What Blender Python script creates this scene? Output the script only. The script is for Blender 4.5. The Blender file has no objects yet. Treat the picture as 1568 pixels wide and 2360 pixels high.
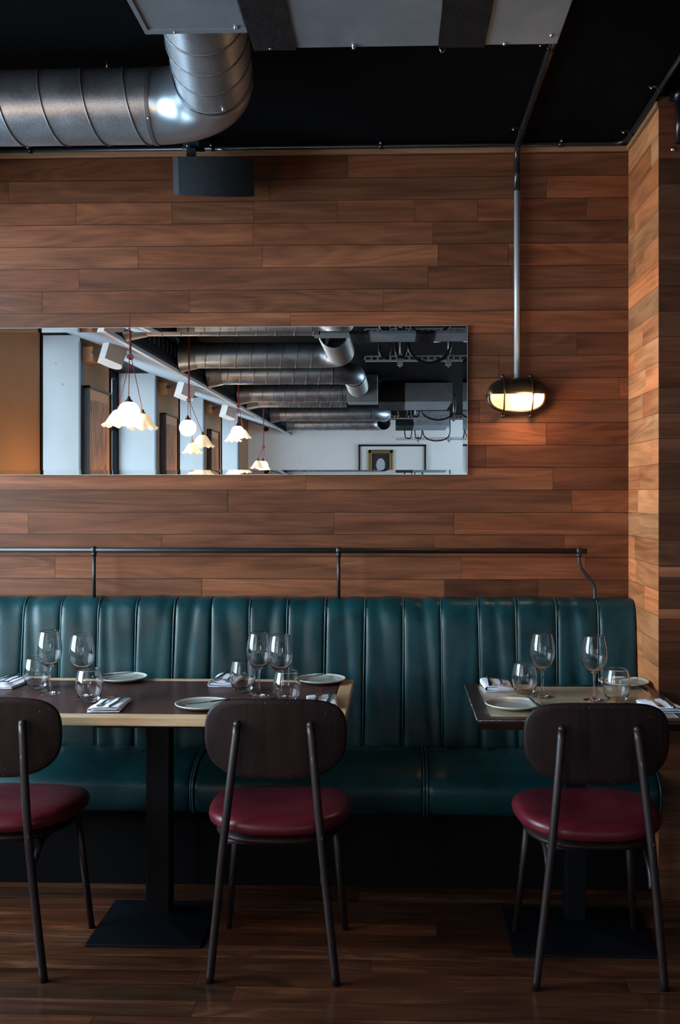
import bpy, math, random
from mathutils import Vector, Matrix
random.seed(7)
PI = math.pi
sc = bpy.context.scene
COL = sc.collection

# ------------------------------------------------------------------ camera, world, lights, exposure
F, PX, PY, H, TH = 2305.0, 832.0, 1140.0, 1.46, math.radians(1.99)
cd = bpy.data.cameras.new('camera'); cam = bpy.data.objects.new('camera', cd); COL.objects.link(cam)
cam.location = (0, 0, H); cam.rotation_euler = (PI/2, 0, TH)
cd.sensor_fit = 'VERTICAL'; cd.sensor_height = 36.0; cd.lens = 36.0*F/2360.0
cd.shift_x = -(PX-784)/2360.0; cd.shift_y = -(1180-PY)/2360.0
cd.clip_start = 0.05
sc.camera = cam
sc.view_settings.view_transform = 'Standard'; sc.view_settings.look = 'None'
sc.view_settings.exposure = 0.30; sc.view_settings.gamma = 1.0
sc.view_settings.use_curve_mapping = False
SKY_LOW, SKY_HIGH = 6.5, 24.0      # overcast sky, much brighter on the side the hidden sun stands
w = bpy.data.worlds.new('sky'); sc.world = w; w.use_nodes = True
wn, wk = w.node_tree.nodes, w.node_tree.links
wn['Background'].inputs[0].default_value = (0.70, 0.87, 1.0, 1)
tc = wn.new('ShaderNodeTexCoord'); dp = wn.new('ShaderNodeVectorMath'); dp.operation = 'DOT_PRODUCT'; dp.inputs[1].default_value = Vector((-.66, -.50, .56)).normalized()
wk.new(tc.outputs['Generated'], dp.inputs[0])
mr_ = wn.new('ShaderNodeMapRange'); mr_.interpolation_type = 'SMOOTHSTEP'; wk.new(dp.outputs['Value'], mr_.inputs[0])
for k_, v_ in ((1, .15), (2, 1.), (3, SKY_LOW), (4, SKY_HIGH)): mr_.inputs[k_].default_value = v_
wk.new(mr_.outputs[0], wn['Background'].inputs[1])
sc.cycles.max_bounces = 12; sc.cycles.diffuse_bounces = 4; sc.cycles.glossy_bounces = 6
sc.cycles.transmission_bounces = 12; sc.cycles.transparent_max_bounces = 16
sc.cycles.sample_clamp_indirect = 4.0; sc.cycles.caustics_refractive = True; sc.cycles.blur_glossy = 0.3

# room numbers
WY = 4.12                    # timber wall
LX = -2.85                   # piers of the window wall
RY = -11.05                  # far wall behind the camera
CZ = 2.90                    # ceiling
PIERX, PIERY = 0.951, 3.65   # boxed-out timber pier
BAYS = [(1.30, 3.85), (-0.72, 0.26), (-3.56, -1.68), (-6.52, -4.86), (-9.76, -8.06)]  # first bay: unseen, assumed from the left light, widened to brighten the foreground
for i, (a, b) in enumerate(BAYS):
    ld = bpy.data.lights.new('window_daylight', 'AREA'); ld.shape = 'RECTANGLE'; ld.size = 2.2; ld.size_y = b-a
    ld.energy = 1.0; ld.cycles.is_portal = True
    lo = bpy.data.objects.new('window_daylight', ld); COL.objects.link(lo)
    lo.location = (LX-0.62, (a+b)/2, 1.75)
    lo.rotation_euler = Vector((1, 0, 0)).to_track_quat('-Z', 'Y').to_euler()
    lo.rotation_euler = Matrix(((0, 0, -1), (0, 1, 0), (1, 0, 0))).to_euler()  # -Z looks to +X

ld = bpy.data.lights.new('window_daylight', 'AREA'); ld.shape = 'RECTANGLE'; ld.size = 2.5; ld.size_y = 6.55; ld.cycles.is_portal = True  # portal for the added east window, out of view
lo = bpy.data.objects.new('window_daylight', ld); COL.objects.link(lo); lo.location = (3.8, -7.675, 1.65)
lo.rotation_euler = Matrix(((0, 0, 1), (0, 1, 0), (-1, 0, 0))).to_euler()

def at(px, py, Y):
    xc, zc = (px-PX)/F, (PY-py)/F
    t = Y/(math.cos(TH)+math.sin(TH)*xc)
    return Vector((t*(math.cos(TH)*xc-math.sin(TH)), Y, H+t*zc))
def on(px, py, z):
    xc = (px-PX)/F; t = (H-z)*F/(py-PY)
    return Vector((t*(math.cos(TH)*xc-math.sin(TH)), t*(math.cos(TH)+math.sin(TH)*xc), z))

# ------------------------------------------------------------------ materials
def mat(name, base=(.5, .5, .5), rough=.5, metal=0., **kw):
    m = bpy.data.materials.new(name); m.use_nodes = True
    b = m.node_tree.nodes['Principled BSDF']
    b.inputs['Base Color'].default_value = (*base, 1); b.inputs['Roughness'].default_value = rough
    b.inputs['Metallic'].default_value = metal
    for k, v in kw.items():
        b.inputs[k.replace('_', ' ')].default_value = v
    return m
class NT:
    def __init__(s, m): s.m = m; s.t = m.node_tree; s.b = s.t.nodes['Principled BSDF']
    def n(s, ty, ins=None, **kw):
        x = s.t.nodes.new(ty)
        for k, v in kw.items(): setattr(x, k, v)
        for k, v in (ins or {}).items():
            if isinstance(v, bpy.types.NodeSocket): s.t.links.new(v, x.inputs[k])
            else: x.inputs[k].default_value = v
        return x
    def l(s, a, k): s.t.links.new(a, s.b.inputs[k])
    def ramp(s, fac, stops, interp='LINEAR'):
        r = s.n('ShaderNodeValToRGB', {'Fac': fac}); e = r.color_ramp.elements; r.color_ramp.interpolation = interp
        while len(e) < len(stops): e.new(.5)
        for el, (p, c) in zip(e, stops): el.position = p; el.color = (*c, 1) if len(c) == 3 else c
        return r.outputs[0]
    def coord(s, which='Object', scale=(1, 1, 1), off=None):
        c = s.n('ShaderNodeTexCoord').outputs[which]
        mp = s.n('ShaderNodeMapping', {'Vector': c, 'Scale': scale})
        if off is not None: s.t.links.new(off, mp.inputs['Location'])
        return mp.outputs[0]
    def noise(s, vec, scale=5, detail=4, rough=.5, dist=0.):
        return s.n('ShaderNodeTexNoise', {'Vector': vec, 'Scale': scale, 'Detail': detail, 'Roughness': rough, 'Distortion': dist}).outputs[0]
    def math(s, op, a, b=0.): return s.n('ShaderNodeMath', {0: a, 1: b}, operation=op).outputs[0]
    def mix(s, fac, a, b, bt='MIX'):
        x = s.n('ShaderNodeMix', data_type='RGBA', blend_type=bt)
        for k, v in ((0, fac), (6, a), (7, b)):
            if isinstance(v, bpy.types.NodeSocket): s.t.links.new(v, x.inputs[k])
            else: x.inputs[k].default_value = v if k == 0 else (*v, 1)
        return x.outputs[2]
    def bump(s, h, strength=.3, dist=.002):
        x = s.n('ShaderNodeBump', {'Height': h, 'Strength': strength, 'Distance': dist})
        s.l(x.outputs[0], 'Normal')

def wood_planks(name, dark, mid, light, rough=.42, fine=26, bump=.25, spec=.22):
    """planks: UV in metres (along, across), face attribute tone = (brightness, random, redness)"""
    m = mat(name, mid, rough); t = NT(m)
    a = t.n('ShaderNodeAttribute', attribute_name='tone')
    sep = t.n('ShaderNodeSeparateColor', {0: a.outputs['Color']})
    off = t.n('ShaderNodeCombineXYZ', {0: t.math('MULTIPLY', sep.outputs[1], 37.), 1: t.math('MULTIPLY', sep.outputs[1], 91.), 2: t.math('MULTIPLY', sep.outputs[1], 13.)}).outputs[0]
    v1 = t.coord('UV', (.9, fine, 1), off); v2 = t.coord('UV', (.75, 6.5, 1), off); v3 = t.coord('UV', (4, 210, 1), off)
    n1 = t.noise(v1, 2.2, 5, .6, .35); n2 = t.noise(v2, 1.6, 3, .5, .9); n3 = t.noise(v3, 1.5, 2, .5)
    n4 = t.noise(t.coord('UV', (.8, 5.5, 1), off), 1.3, 2., .45, .5)
    ring = t.math('PINGPONG', t.math('MULTIPLY', n4, 17.), 1.)
    s1 = t.math('ADD', t.math('MULTIPLY', n1, .20), t.math('MULTIPLY', n2, .52))
    s1 = t.math('ADD', s1, t.math('MULTIPLY', ring, .10)); s1 = t.math('ADD', s1, t.math('MULTIPLY', n3, .26))
    c = t.ramp(s1, [(.35, dark), (.59, mid), (.84, light)])
    red = t.mix(sep.outputs[2], (.92, 1.0, 1.05), (1.18, .90, .76))
    c = t.mix(1., c, red, 'MULTIPLY')
    br = t.n('ShaderNodeCombineColor', {0: sep.outputs[0], 1: sep.outputs[0], 2: sep.outputs[0]}).outputs[0]
    c = t.mix(1., c, br, 'MULTIPLY')
    t.l(c, 'Base Color')
    t.l(t.math('ADD', t.math('MULTIPLY', n1, .18), rough-.1), 'Roughness')
    t.bump(n3, bump, .0005); t.b.inputs['Specular IOR Level'].default_value = spec
    return m
M = {}
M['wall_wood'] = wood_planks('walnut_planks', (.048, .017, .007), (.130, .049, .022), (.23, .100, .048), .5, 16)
M['pier_wood'] = wood_planks('daylit_walnut_planks', (.14, .050, .019), (.36, .145, .056), (.54, .26, .115), .55, 12)  # walnut made paler: daylight on the pier side put into the colour
M['floor_wood'] = wood_planks('floor_boards', (.012, .005, .003), (.058, .023, .012), (.18, .082, .042), .25, 22, .15, .5)

def leather(name, dark, light, crease, rough=.36, bump=.5, sc_=1.):
    m = mat(name, dark, rough); t = NT(m); v = t.coord('Object')
    big = t.noise(v, 3.5*sc_, 4, .6, .8); fine = t.noise(v, 420, 3, .6); med = t.noise(v, 38*sc_, 6, .7, 1.2)
    c = t.mix(t.ramp(big, [(.35, (0, 0, 0)), (.7, (1, 1, 1))]), dark, light)
    warp = t.n('ShaderNodeVectorMath', {0: v, 1: t.n('ShaderNodeVectorMath', {0: t.n('ShaderNodeTexNoise', {'Vector': v, 'Scale': 11.}).outputs[1], 1: (.30, .30, .22)}, operation='MULTIPLY').outputs[0]}, operation='ADD').outputs[0]
    vo = t.n('ShaderNodeTexVoronoi', {'Vector': warp, 'Scale': 34.*sc_}, feature='DISTANCE_TO_EDGE').outputs[0]
    ln = t.ramp(vo, [(0., (1, 1, 1)), (.028, (0, 0, 0))])
    msk = t.ramp(big, [(.42, (0, 0, 0)), (.66, (1, 1, 1))])
    c = t.mix(t.math('MULTIPLY', t.math('MULTIPLY', ln, msk), .28), c, crease)
    t.l(c, 'Base Color')
    t.l(t.math('ADD', t.math('MULTIPLY', med, .28), rough-.14), 'Roughness')
    t.b.inputs['Specular IOR Level'].default_value = .3
    h = t.math('ADD', t.math('MULTIPLY', med, 1.), t.math('MULTIPLY', fine, .12))
    t.bump(h, bump, .0022)
    return m
M['teal'] = leather('teal_leather', (.002, .021, .025), (.004, .042, .050), (.05, .17, .19), .35, .22)
M['burgundy'] = leather('burgundy_leather', (.060, .005, .010), (.10, .009, .017), (.2, .05, .06), .33, .2, 1.)
M['piping'] = mat('teal_piping', (.012, .06, .072), .32)
M['black'] = mat('black_paint', (.003, .0032, .004), .65, Specular_IOR_Level=.05)
def ceilmat():
    m = mat('black_ceiling_paint', (.004, .0045, .006), .8); t = NT(m); v = t.coord('Object')
    t.l(t.ramp(t.noise(v, 2.5, 4), [(.3, (.0015, .002, .003)), (.8, (.0035, .004, .005))]), 'Base Color'); t.bump(t.noise(v, 60, 3), .2); return m
M['ceiling'] = ceilmat(); M['ceiling'].node_tree.nodes['Principled BSDF'].inputs['Specular IOR Level'].default_value = .04
def galv(name, base=(.42, .45, .47), rough=.34, spangle=55):
    m = mat(name, base, rough, .87); t = NT(m); v = t.coord('Object')
    vo = t.n('ShaderNodeTexVoronoi', {'Vector': v, 'Scale': float(spangle*5)}, feature='F1'); n = t.noise(v, 7, 5, .6, .4)
    g = t.n('ShaderNodeSeparateColor', {0: vo.outputs['Color']}).outputs[0]
    k = t.math('ADD', t.math('MULTIPLY', g, .2), t.math('MULTIPLY', n, .8))
    t.l(t.ramp(k, [(.25, tuple(x*.62 for x in base)), (.75, tuple(min(1, x*1.25) for x in base))]), 'Base Color')
    t.l(t.math('ADD', t.math('MULTIPLY', k, .3), rough-.14), 'Roughness'); t.bump(k, .12, .001); return m
M['galv'] = galv('galvanised_steel', (.38, .43, .48), .37)
def sheetmat():
    m = mat('galvanised_sheet', (.2, .23, .26), .55, .55); t = NT(m); n = t.noise(t.coord('Object'), 4, 4, .55, .8); g = t.noise(t.coord('Object'), 160, 2)
    k = t.math('ADD', t.math('MULTIPLY', n, .9), t.math('MULTIPLY', g, .12)); t.l(t.ramp(k, [(.3, (.16, .20, .235)), (.75, (.29, .335, .375))]), 'Base Color'); return m
M['sheet'] = sheetmat()
M['seam'] = mat('duct_seam_steel', (.16, .18, .20), .45, .8)
def tapemat():
    m = mat('black_mastic', (.007, .007, .008), .7, Specular_IOR_Level=.15); t = NT(m); v = t.coord('Object'); t.bump(t.noise(v, 28, 5, .7), .9, .006); return m
M['tape'] = tapemat()
M['screw'] = mat('zinc_screw', (.7, .72, .74), .25, 1.)
def tubemat():
    m = mat('worn_dark_tube', (.018, .015, .016), .38, Specular_IOR_Level=.35); t = NT(m); v = t.coord('Object', (1, 1, .35)); n = t.noise(v, 130, 4, .65)
    s = t.ramp(n, [(.70, (0, 0, 0)), (.735, (1, 1, 1))])
    g = t.noise(t.coord('Object'), 9, 4)
    c = t.mix(g, (.006, .005, .006), (.017, .009, .010)); c = t.mix(t.math('MULTIPLY', s, .8), c, (.32, .3, .3)); t.l(c, 'Base Color'); t.bump(n, .15, .0006)
    t.l(t.math('ADD', t.math('MULTIPLY', g, .25), .27), 'Roughness'); return m
M['tube'] = tubemat()
def darkwood():
    m = mat('dark_stained_ply', (.018, .010, .009), .42); t = NT(m); v = t.coord('Object', (30, 30, 2.2)); n = t.noise(v, 2.2, 5, .6, .5)
    g = t.noise(t.coord('Object'), 7, 4)
    c = t.ramp(t.math('ADD', t.math('MULTIPLY', n, .6), t.math('MULTIPLY', g, .4)), [(.3, (.004, .002, .002)), (.7, (.019, .009, .009))]); t.b.inputs['Specular IOR Level'].default_value = .16
    sp = t.ramp(t.noise(t.coord('Object', (1, 1, .4)), 190, 2), [(.745, (0, 0, 0)), (.77, (1, 1, 1))]); c = t.mix(t.math('MULTIPLY', sp, .6), c, (.3, .26, .24))
    t.l(c, 'Base Color'); t.l(t.math('ADD', t.math('MULTIPLY', g, .2), .32), 'Roughness'); t.bump(n, .15, .0006); return m
M['chair_wood'] = darkwood()
def grainmat(name, dk, lt, rough, sc3=(2.5, 60, 60), bump=.1, coat=0.):
    m = mat(name, lt, rough); t = NT(m); n = t.noise(t.coord('Object', sc3), 1.6, 5, .6, .5); g = t.noise(t.coord('Object'), 3, 3)
    k = t.math('ADD', t.math('MULTIPLY', n, .75), t.math('MULTIPLY', g, .25))
    t.l(t.ramp(k, [(.3, dk), (.7, lt)]), 'Base Color'); t.bump(n, bump, .0004)
    t.b.inputs['Specular IOR Level'].default_value = .3; t.b.inputs['Coat Weight'].default_value = coat; t.b.inputs['Coat Roughness'].default_value = .15
    return m
M['maple'] = grainmat('maple_edging', (.40, .26, .14), (.62, .44, .26), .45, coat=.1)
M['brown_top'] = grainmat('brown_veneer', (.034, .012, .010), (.072, .028, .023), .38, (2.5, 70, 70), .12, .12)
M['tan_top'] = grainmat('tan_laminate', (.33, .26, .17), (.39, .31, .205), .25, (18, 22, 22), .05, .45)
M['dark_edge'] = grainmat('dark_table_edge', (.010, .005, .004), (.028, .013, .009), .32, (6, 60, 60), .2, .15)
def chipped():
    m = mat('chipped_varnish', (.03, .015, .01), .3); t = NT(m); n = t.noise(t.coord('Object', (1, .3, 1)), 210, 3)
    t.l(t.mix(t.ramp(n, [(.52, (0, 0, 0)), (.60, (1, 1, 1))]), (.022, .012, .009), (.42, .36, .30)), 'Base Color'); return m
M['chip'] = chipped()
M['iron'] = grainmat('black_cast_iron', (.0015, .002, .003), (.004, .006, .009), .5, (30, 30, 30), .3); M['iron'].node_tree.nodes['Principled BSDF'].inputs['Specular IOR Level'].default_value = .1
def glassmat(name, col=(1, 1, 1), ior=1.46, rough=0.):
    return mat(name, col, rough, 0., Transmission_Weight=1., IOR=ior)
M['glass'] = glassmat('clear_glass')
M['pane'] = None
def thin_glass(name, tint=(.95, .98, 1), refl=.08):
    m = bpy.data.materials.new(name); m.use_nodes = True; nt = m.node_tree; nt.nodes.clear()
    o = nt.nodes.new('ShaderNodeOutputMaterial'); mx = nt.nodes.new('ShaderNodeMixShader'); tr = nt.nodes.new('ShaderNodeBsdfTransparent'); gl = nt.nodes.new('ShaderNodeBsdfGlossy')
    tr.inputs[0].default_value = (*tint, 1); gl.inputs['Roughness'].default_value = 0.02; mx.inputs[0].default_value = refl
    nt.links.new(tr.outputs[0], mx.inputs[1]); nt.links.new(gl.outputs[0], mx.inputs[2]); nt.links.new(mx.outputs[0], o.inputs[0]); return m
M['pane'] = thin_glass('window_glass')
M['mirror'] = mat('silvered_mirror', (.86, .90, .92), 0.0, 1.)
M['mirror_edge'] = mat('mirror_glass_edge', (.75, .85, .85), .12, .6)
M['napkin'] = mat('white_linen', (.72, .76, .86), .85)
t = NT(M['napkin']); t.bump(t.noise(t.coord('Object', (1, 1, 1)), 900, 2), .3, .0006)
M['steel'] = mat('polished_cutlery_steel', (.5, .5, .52), .16, 1.)
def platemat():
    m = mat('glazed_stoneware', (.5, .52, .5), .28); t = NT(m); c = t.n('ShaderNodeTexCoord').outputs['Object']
    ln = t.n('ShaderNodeVectorMath', {0: c}, operation='LENGTH').outputs['Value']
    n = t.noise(t.coord('Object'), 60, 3)
    c = t.ramp(ln, [(.080, (.24, .27, .26)), (.0865, (.58, .56, .48))]); t.l(t.mix(t.math('MULTIPLY', n, .25), c, (.2, .2, .18)), 'Base Color'); return m
M['plate'] = platemat()
M['plastic'] = mat('black_speaker_plastic', (.020, .026, .034), .45, Specular_IOR_Level=.4)
def grille():
    m = mat('black_speaker_grille', (.004, .007, .011), .6, Specular_IOR_Level=.2); t = NT(m); v = t.n('ShaderNodeTexVoronoi', {'Vector': t.coord('Object'), 'Scale': 330.}).outputs[0]; t.bump(v, .7, .002); return m
M['grille'] = grille()
M['conduit_black'] = mat('black_conduit', (.008, .009, .011), .25)
M['conduit_grey'] = mat('grey_conduit', (.36, .40, .42), .45, .35)
M['rail'] = mat('black_steel_rail', (.010, .011, .013), .42)
M['lamp_metal'] = mat('aged_bronze_fitting', (.05, .036, .026), .36, .85)
M['bulb'] = None
def emis(name, col, s, base=(.9, .9, .9)):
    m = mat(name, base, .3); b = m.node_tree.nodes['Principled BSDF']; b.inputs['Emission Color'].default_value = (*col, 1); b.inputs['Emission Strength'].default_value = s; return m
M['bulb'] = emis('lit_bulb', (1, .62, .27), 60.)
def prismatic():
    m = bpy.data.materials.new('ribbed_frosted_glass'); m.use_nodes = True; nt = m.node_tree; nt.nodes.clear(); N = nt.nodes.new; L = nt.links.new
    o = N('ShaderNodeOutputMaterial'); tr = N('ShaderNodeBsdfTransparent'); tl = N('ShaderNodeBsdfTranslucent'); df = N('ShaderNodeBsdfDiffuse'); gl = N('ShaderNodeBsdfGlossy')
    tl.inputs[0].default_value = (1, .9, .75, 1); df.inputs[0].default_value = (.75, .7, .62, 1); gl.inputs['Roughness'].default_value = .15; tr.inputs[0].default_value = (1, .93, .8, 1)
    m1 = N('ShaderNodeMixShader'); m1.inputs[0].default_value = .6; L(tr.outputs[0], m1.inputs[1]); L(tl.outputs[0], m1.inputs[2])
    m2 = N('ShaderNodeMixShader'); m2.inputs[0].default_value = .2; L(m1.outputs[0], m2.inputs[1]); L(df.outputs[0], m2.inputs[2])
    m3 = N('ShaderNodeMixShader'); m3.inputs[0].default_value = .07; L(m2.outputs[0], m3.inputs[1]); L(gl.outputs[0], m3.inputs[2]); L(m3.outputs[0], o.inputs[0]); return m
M['prism'] = prismatic()
M['globe'] = emis('opal_globe_glow', (1, .76, .50), 10., (.9, .85, .75))
M['shade'] = emis('ruffled_shade_glow', (1, .68, .38), .62, (.85, .8, .7))
M['brass'] = mat('aged_brass_cap', (.20, .12, .06), .4, .8)
M['red_cord'] = mat('red_braided_cord', (.22, .012, .018), .8)
def plaster(name, a, b, spots=(.12, .12, .13)):
    m = mat(name, a, .85); t = NT(m); v = t.coord('Object'); n = t.noise(v, 2.2, 5, .6)
    c = t.mix(n, a, b); vo = t.n('ShaderNodeTexVoronoi', {'Vector': v, 'Scale': 7.}).outputs[0]
    s = t.ramp(vo, [(.05, (1, 1, 1)), (.075, (0, 0, 0))]); s2 = t.ramp(t.noise(v, 5, 3), [(.5, (0, 0, 0)), (.6, (1, 1, 1))])
    t.l(t.mix(t.math('MULTIPLY', t.math('MULTIPLY', s, s2), .75), c, spots), 'Base Color'); t.bump(n, .2, .004); return m
M['concrete'] = plaster('pale_concrete', (.27, .285, .295), (.33, .345, .355))
M['brown_plaster'] = plaster('brown_concrete', (.30, .165, .085), (.40, .23, .125), (.08, .05, .03))
M['grey_trim'] = mat('blue_grey_corner_bead', (.09, .11, .14), .6)
M['soffit'] = plaster('grey_soffit', (.10, .115, .13), (.14, .155, .175))
M['picture_black'] = mat('black_frame', (.008, .007, .007), .45)
def print_mat():
    m = mat('sepia_print', (.4, .22, .1), .5); t = NT(m); v = t.coord('Object', (1, 9, 1.4)); n = t.noise(v, 2.4, 5, .6, 1.); t.l(t.ramp(n, [(.38, (.07, .03, .012)), (.58, (.36, .17, .06))]), 'Base Color'); return m
M['print'] = print_mat()
M['print_margin'] = mat('tan_print_margin', (.48, .28, .16), .6)
M['gold'] = mat('old_gold_frame', (.22, .16, .07), .45, .6)
M['white_mount'] = mat('white_mount_card', (.72, .74, .75), .8)
M['canvas_dark'] = mat('dark_canvas', (.012, .011, .012), .6)
M['canvas_pale'] = mat('pale_paint_patch', (.42, .46, .5), .7)
M['white_plastic'] = mat('off_white_speaker_plastic', (.40, .35, .32), .6)
M['oak'] = mat('wood_mounting_block', (.35, .18, .08), .6)
M['flex'] = mat('flexible_duct_skin', (.42, .42, .40), .5, .5)
M['dark_wall'] = mat('dark_wall_paint', (.05, .045, .04), .8)
M['glare_strip'] = M['maple']
M['aluminium'] = mat('aluminium_track', (.55, .57, .6), .35, .9)

# ------------------------------------------------------------------ mesh builder
class MB:
    def __init__(s): s.v = []; s.f = []; s.sm = []; s.mi = []; s.uv = {}; s.tone = {}
    def add(s, verts, faces, smooth=False, mi=0):
        o = len(s.v); s.v += [tuple(p) for p in verts]
        for f in faces: s.f.append(tuple(o+i for i in f)); s.sm.append(smooth); s.mi.append(mi)
        return s
    def box(s, lo, hi, mi=0, M4=None):
        (a, b, c), (d, e, f) = lo, hi
        p = [(a, b, c), (d, b, c), (d, e, c), (a, e, c), (a, b, f), (d, b, f), (d, e, f), (a, e, f)]
        if M4 is not None: p = [tuple(M4 @ Vector(q)) for q in p]
        return s.add(p, [(0, 3, 2, 1), (4, 5, 6, 7), (0, 1, 5, 4), (1, 2, 6, 5), (2, 3, 7, 6), (3, 0, 4, 7)], False, mi)
    def tube(s, path, r, n=12, caps=True, smooth=True, mi=0):
        P = [Vector(p) for p in path]; R = r if isinstance(r, (list, tuple)) else [r]*len(P)
        T = []
        for i in range(len(P)):
            a = P[max(i-1, 0)]; b = P[min(i+1, len(P)-1)]; T.append((b-a).normalized())
        up = Vector((0, 0, 1)) if abs(T[0].z) < .9 else Vector((0, 1, 0))
        N = (up-T[0]*up.dot(T[0])).normalized(); vs = []
        for i, (p, t_) in enumerate(zip(P, T)):
            N = (N-t_*N.dot(t_)).normalized(); B = t_.cross(N)
            for k in range(n):
                a = 2*PI*k/n; vs.append(p+(N*math.cos(a)+B*math.sin(a))*R[i])
        fs = [(i*n+k, i*n+(k+1) % n, (i+1)*n+(k+1) % n, (i+1)*n+k) for i in range(len(P)-1) for k in range(n)]
        s.add(vs, fs, smooth, mi)
        if caps:
            o = len(s.v)-len(vs)
            s.f.append(tuple(o+k for k in reversed(range(n)))); s.sm.append(False); s.mi.append(mi)
            s.f.append(tuple(o+(len(P)-1)*n+k for k in range(n))); s.sm.append(False); s.mi.append(mi)
        return s
    def lathe(s, prof, n=32, c=(0, 0, 0), mod=None, smooth=True, closed=False, mi=0):
        vs = []
        for (r, z) in prof:
            for k in range(n):
                a = 2*PI*k/n; rr, zz = (r, z) if mod is None else mod(r, z, a)
                vs.append((c[0]+rr*math.cos(a), c[1]+rr*math.sin(a), c[2]+zz))
        m = len(prof); rng = range(m if closed else m-1)
        fs = [(i*n+k, i*n+(k+1) % n, ((i+1) % m)*n+(k+1) % n, ((i+1) % m)*n+k) for i in rng for k in range(n)]
        return s.add(vs, fs, smooth, mi)
    def ball(s, c, r, n=14, sq=(1, 1, 1), mi=0):
        vs = []; m = n//2+1
        for i in range(m):
            ph = PI*i/(m-1)
            for k in range(n):
                a = 2*PI*k/n; vs.append((c[0]+r*sq[0]*math.sin(ph)*math.cos(a), c[1]+r*sq[1]*math.sin(ph)*math.sin(a), c[2]-r*sq[2]*math.cos(ph)))
        return s.add(vs, [(i*n+k, i*n+(k+1) % n, (i+1)*n+(k+1) % n, (i+1)*n+k) for i in range(m-1) for k in range(n)], True, mi)
    def grid(s, fn, nu, nv, smooth=True, mi=0, flip=False):
        vs = [fn(i/nu, j/nv) for i in range(nu+1) for j in range(nv+1)]
        q = lambda i, j: i*(nv+1)+j
        fs = [(q(i, j), q(i+1, j), q(i+1, j+1), q(i, j+1)) for i in range(nu) for j in range(nv)]
        if flip: fs = [tuple(reversed(f)) for f in fs]
        return s.add(vs, fs, smooth, mi)
    def plank(s, quad, uv, tone):
        i = len(s.f); s.add(quad, [(0, 1, 2, 3)]); s.uv[i] = uv; s.tone[i] = tone
    def build(s, name, m, parent=None, bevel=0., seg=2, sub=0, loc=None, solid=0.):
        me = bpy.data.meshes.new(name); me.from_pydata([tuple(p) for p in s.v], [], s.f)
        for k in (m if isinstance(m, (list, tuple)) else [m]): me.materials.append(k)
        for i, p in enumerate(me.polygons): p.use_smooth = s.sm[i]; p.material_index = s.mi[i]
        if s.uv or s.tone:
            ul = me.uv_layers.new(name='UVMap'); ta = me.attributes.new('tone', 'FLOAT_COLOR', 'FACE')
            for i, p in enumerate(me.polygons):
                if i in s.uv:
                    for k, li in enumerate(p.loop_indices): ul.data[li].uv = s.uv[i][k]
                ta.data[i].color = (*s.tone.get(i, (.1, .5, .5)), 1)
        me.update()
        o = bpy.data.objects.new(name, me); COL.objects.link(o)
        if parent is not None: o.parent = parent
        if loc is not None: o.location = loc
        if solid:
            x = o.modifiers.new('solid', 'SOLIDIFY'); x.thickness = solid; x.offset = 0
        if bevel:
            x = o.modifiers.new('bevel', 'BEVEL'); x.width = bevel; x.segments = seg; x.limit_method = 'ANGLE'; x.angle_limit = math.radians(40); x.harden_normals = False
        if sub:
            x = o.modifiers.new('sub', 'SUBSURF'); x.levels = sub; x.render_levels = sub
        return o
def tag(o, label=None, cat=None, group=None, kind=None):
    if label: o['label'] = label
    if cat: o['category'] = cat
    if group: o['group'] = group
    if kind: o['kind'] = kind
    return o
def empty(name, loc=(0, 0, 0), rz=0., label=None, cat=None, group=None):
    o = bpy.data.objects.new(name, None); COL.objects.link(o); o.location = loc; o.rotation_euler = (0, 0, rz); o.empty_display_size = .05
    return tag(o, label, cat, group)
def part(name, mb, m, parent, **kw): return mb.build(name, m, parent, **kw)
def copy_tree(o, parent=None):
    c = o.copy(); COL.objects.link(c); c.parent = parent
    for ch in list(o.children): copy_tree(ch, c)
    return c
def struct(name, mb, m, parent=None, label=None, **kw):
    o = mb.build(name, m, parent, **kw)
    if parent is None: o['kind'] = 'structure'
    if label: o['label'] = label
    return o
def catmull(pts, n=8):
    P = [Vector(p) for p in pts]; P = [P[0]*2-P[1]]+P+[P[-1]*2-P[-2]]; out = []
    for i in range(1, len(P)-2):
        for k in range(n):
            t_ = k/n; a, b, c, d = P[i-1:i+3]
            out.append(.5*((2*b)+(c-a)*t_+(2*a-5*b+4*c-d)*t_*t_+(3*b-a-3*c+d)*t_**3))
    out.append(P[-2]); return out

# ------------------------------------------------------------------ timber wall
Z0, PITCH = 1.2956, 0.0919
def tone(lo=.75, hi=1.15): return (random.uniform(lo, hi), random.random(), random.random())
wb = MB()
JO = {  # board joints read off the photo, keyed by board row above/below Z0 (row 0 = just under z=Z0+PITCH)
 16: [-300, 802], 15: [20, 620, 1260], 14: [-60, 175, 396, 585, 778, 956, 1101, 1203, 1352], 13: [-200, 583, 998],
 12: [-80, 318, 605, 1010, 1172], 11: [182, 987, 1180], 10: [97, 437, 884], 9: [-150, 300, 670, 1200], 8: [1330], 7: [-400, 1150],
 6: [0, 1427], 5: [-100, 1105], 4: [1259], 3: [1120], 2: [-500, 705, 1275], 1: [-250, 525, 1318], 0: [65, 770, 1046], -1: [373, 1000, 1300],
 -2: [127, 1064, 1350], -3: [-120, 465, 1025, 1240]}
TN = {(14, 3): .85, (13, 1): 1.0, (12, 1): 1.25, (10, 3): 1.0, (-3, 3): .55, (14, 5): .8, (16, 0): .7, (16, 1): .75, (15, 1): .85}
BX0, BX1 = LX-.5, PIERX
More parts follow.
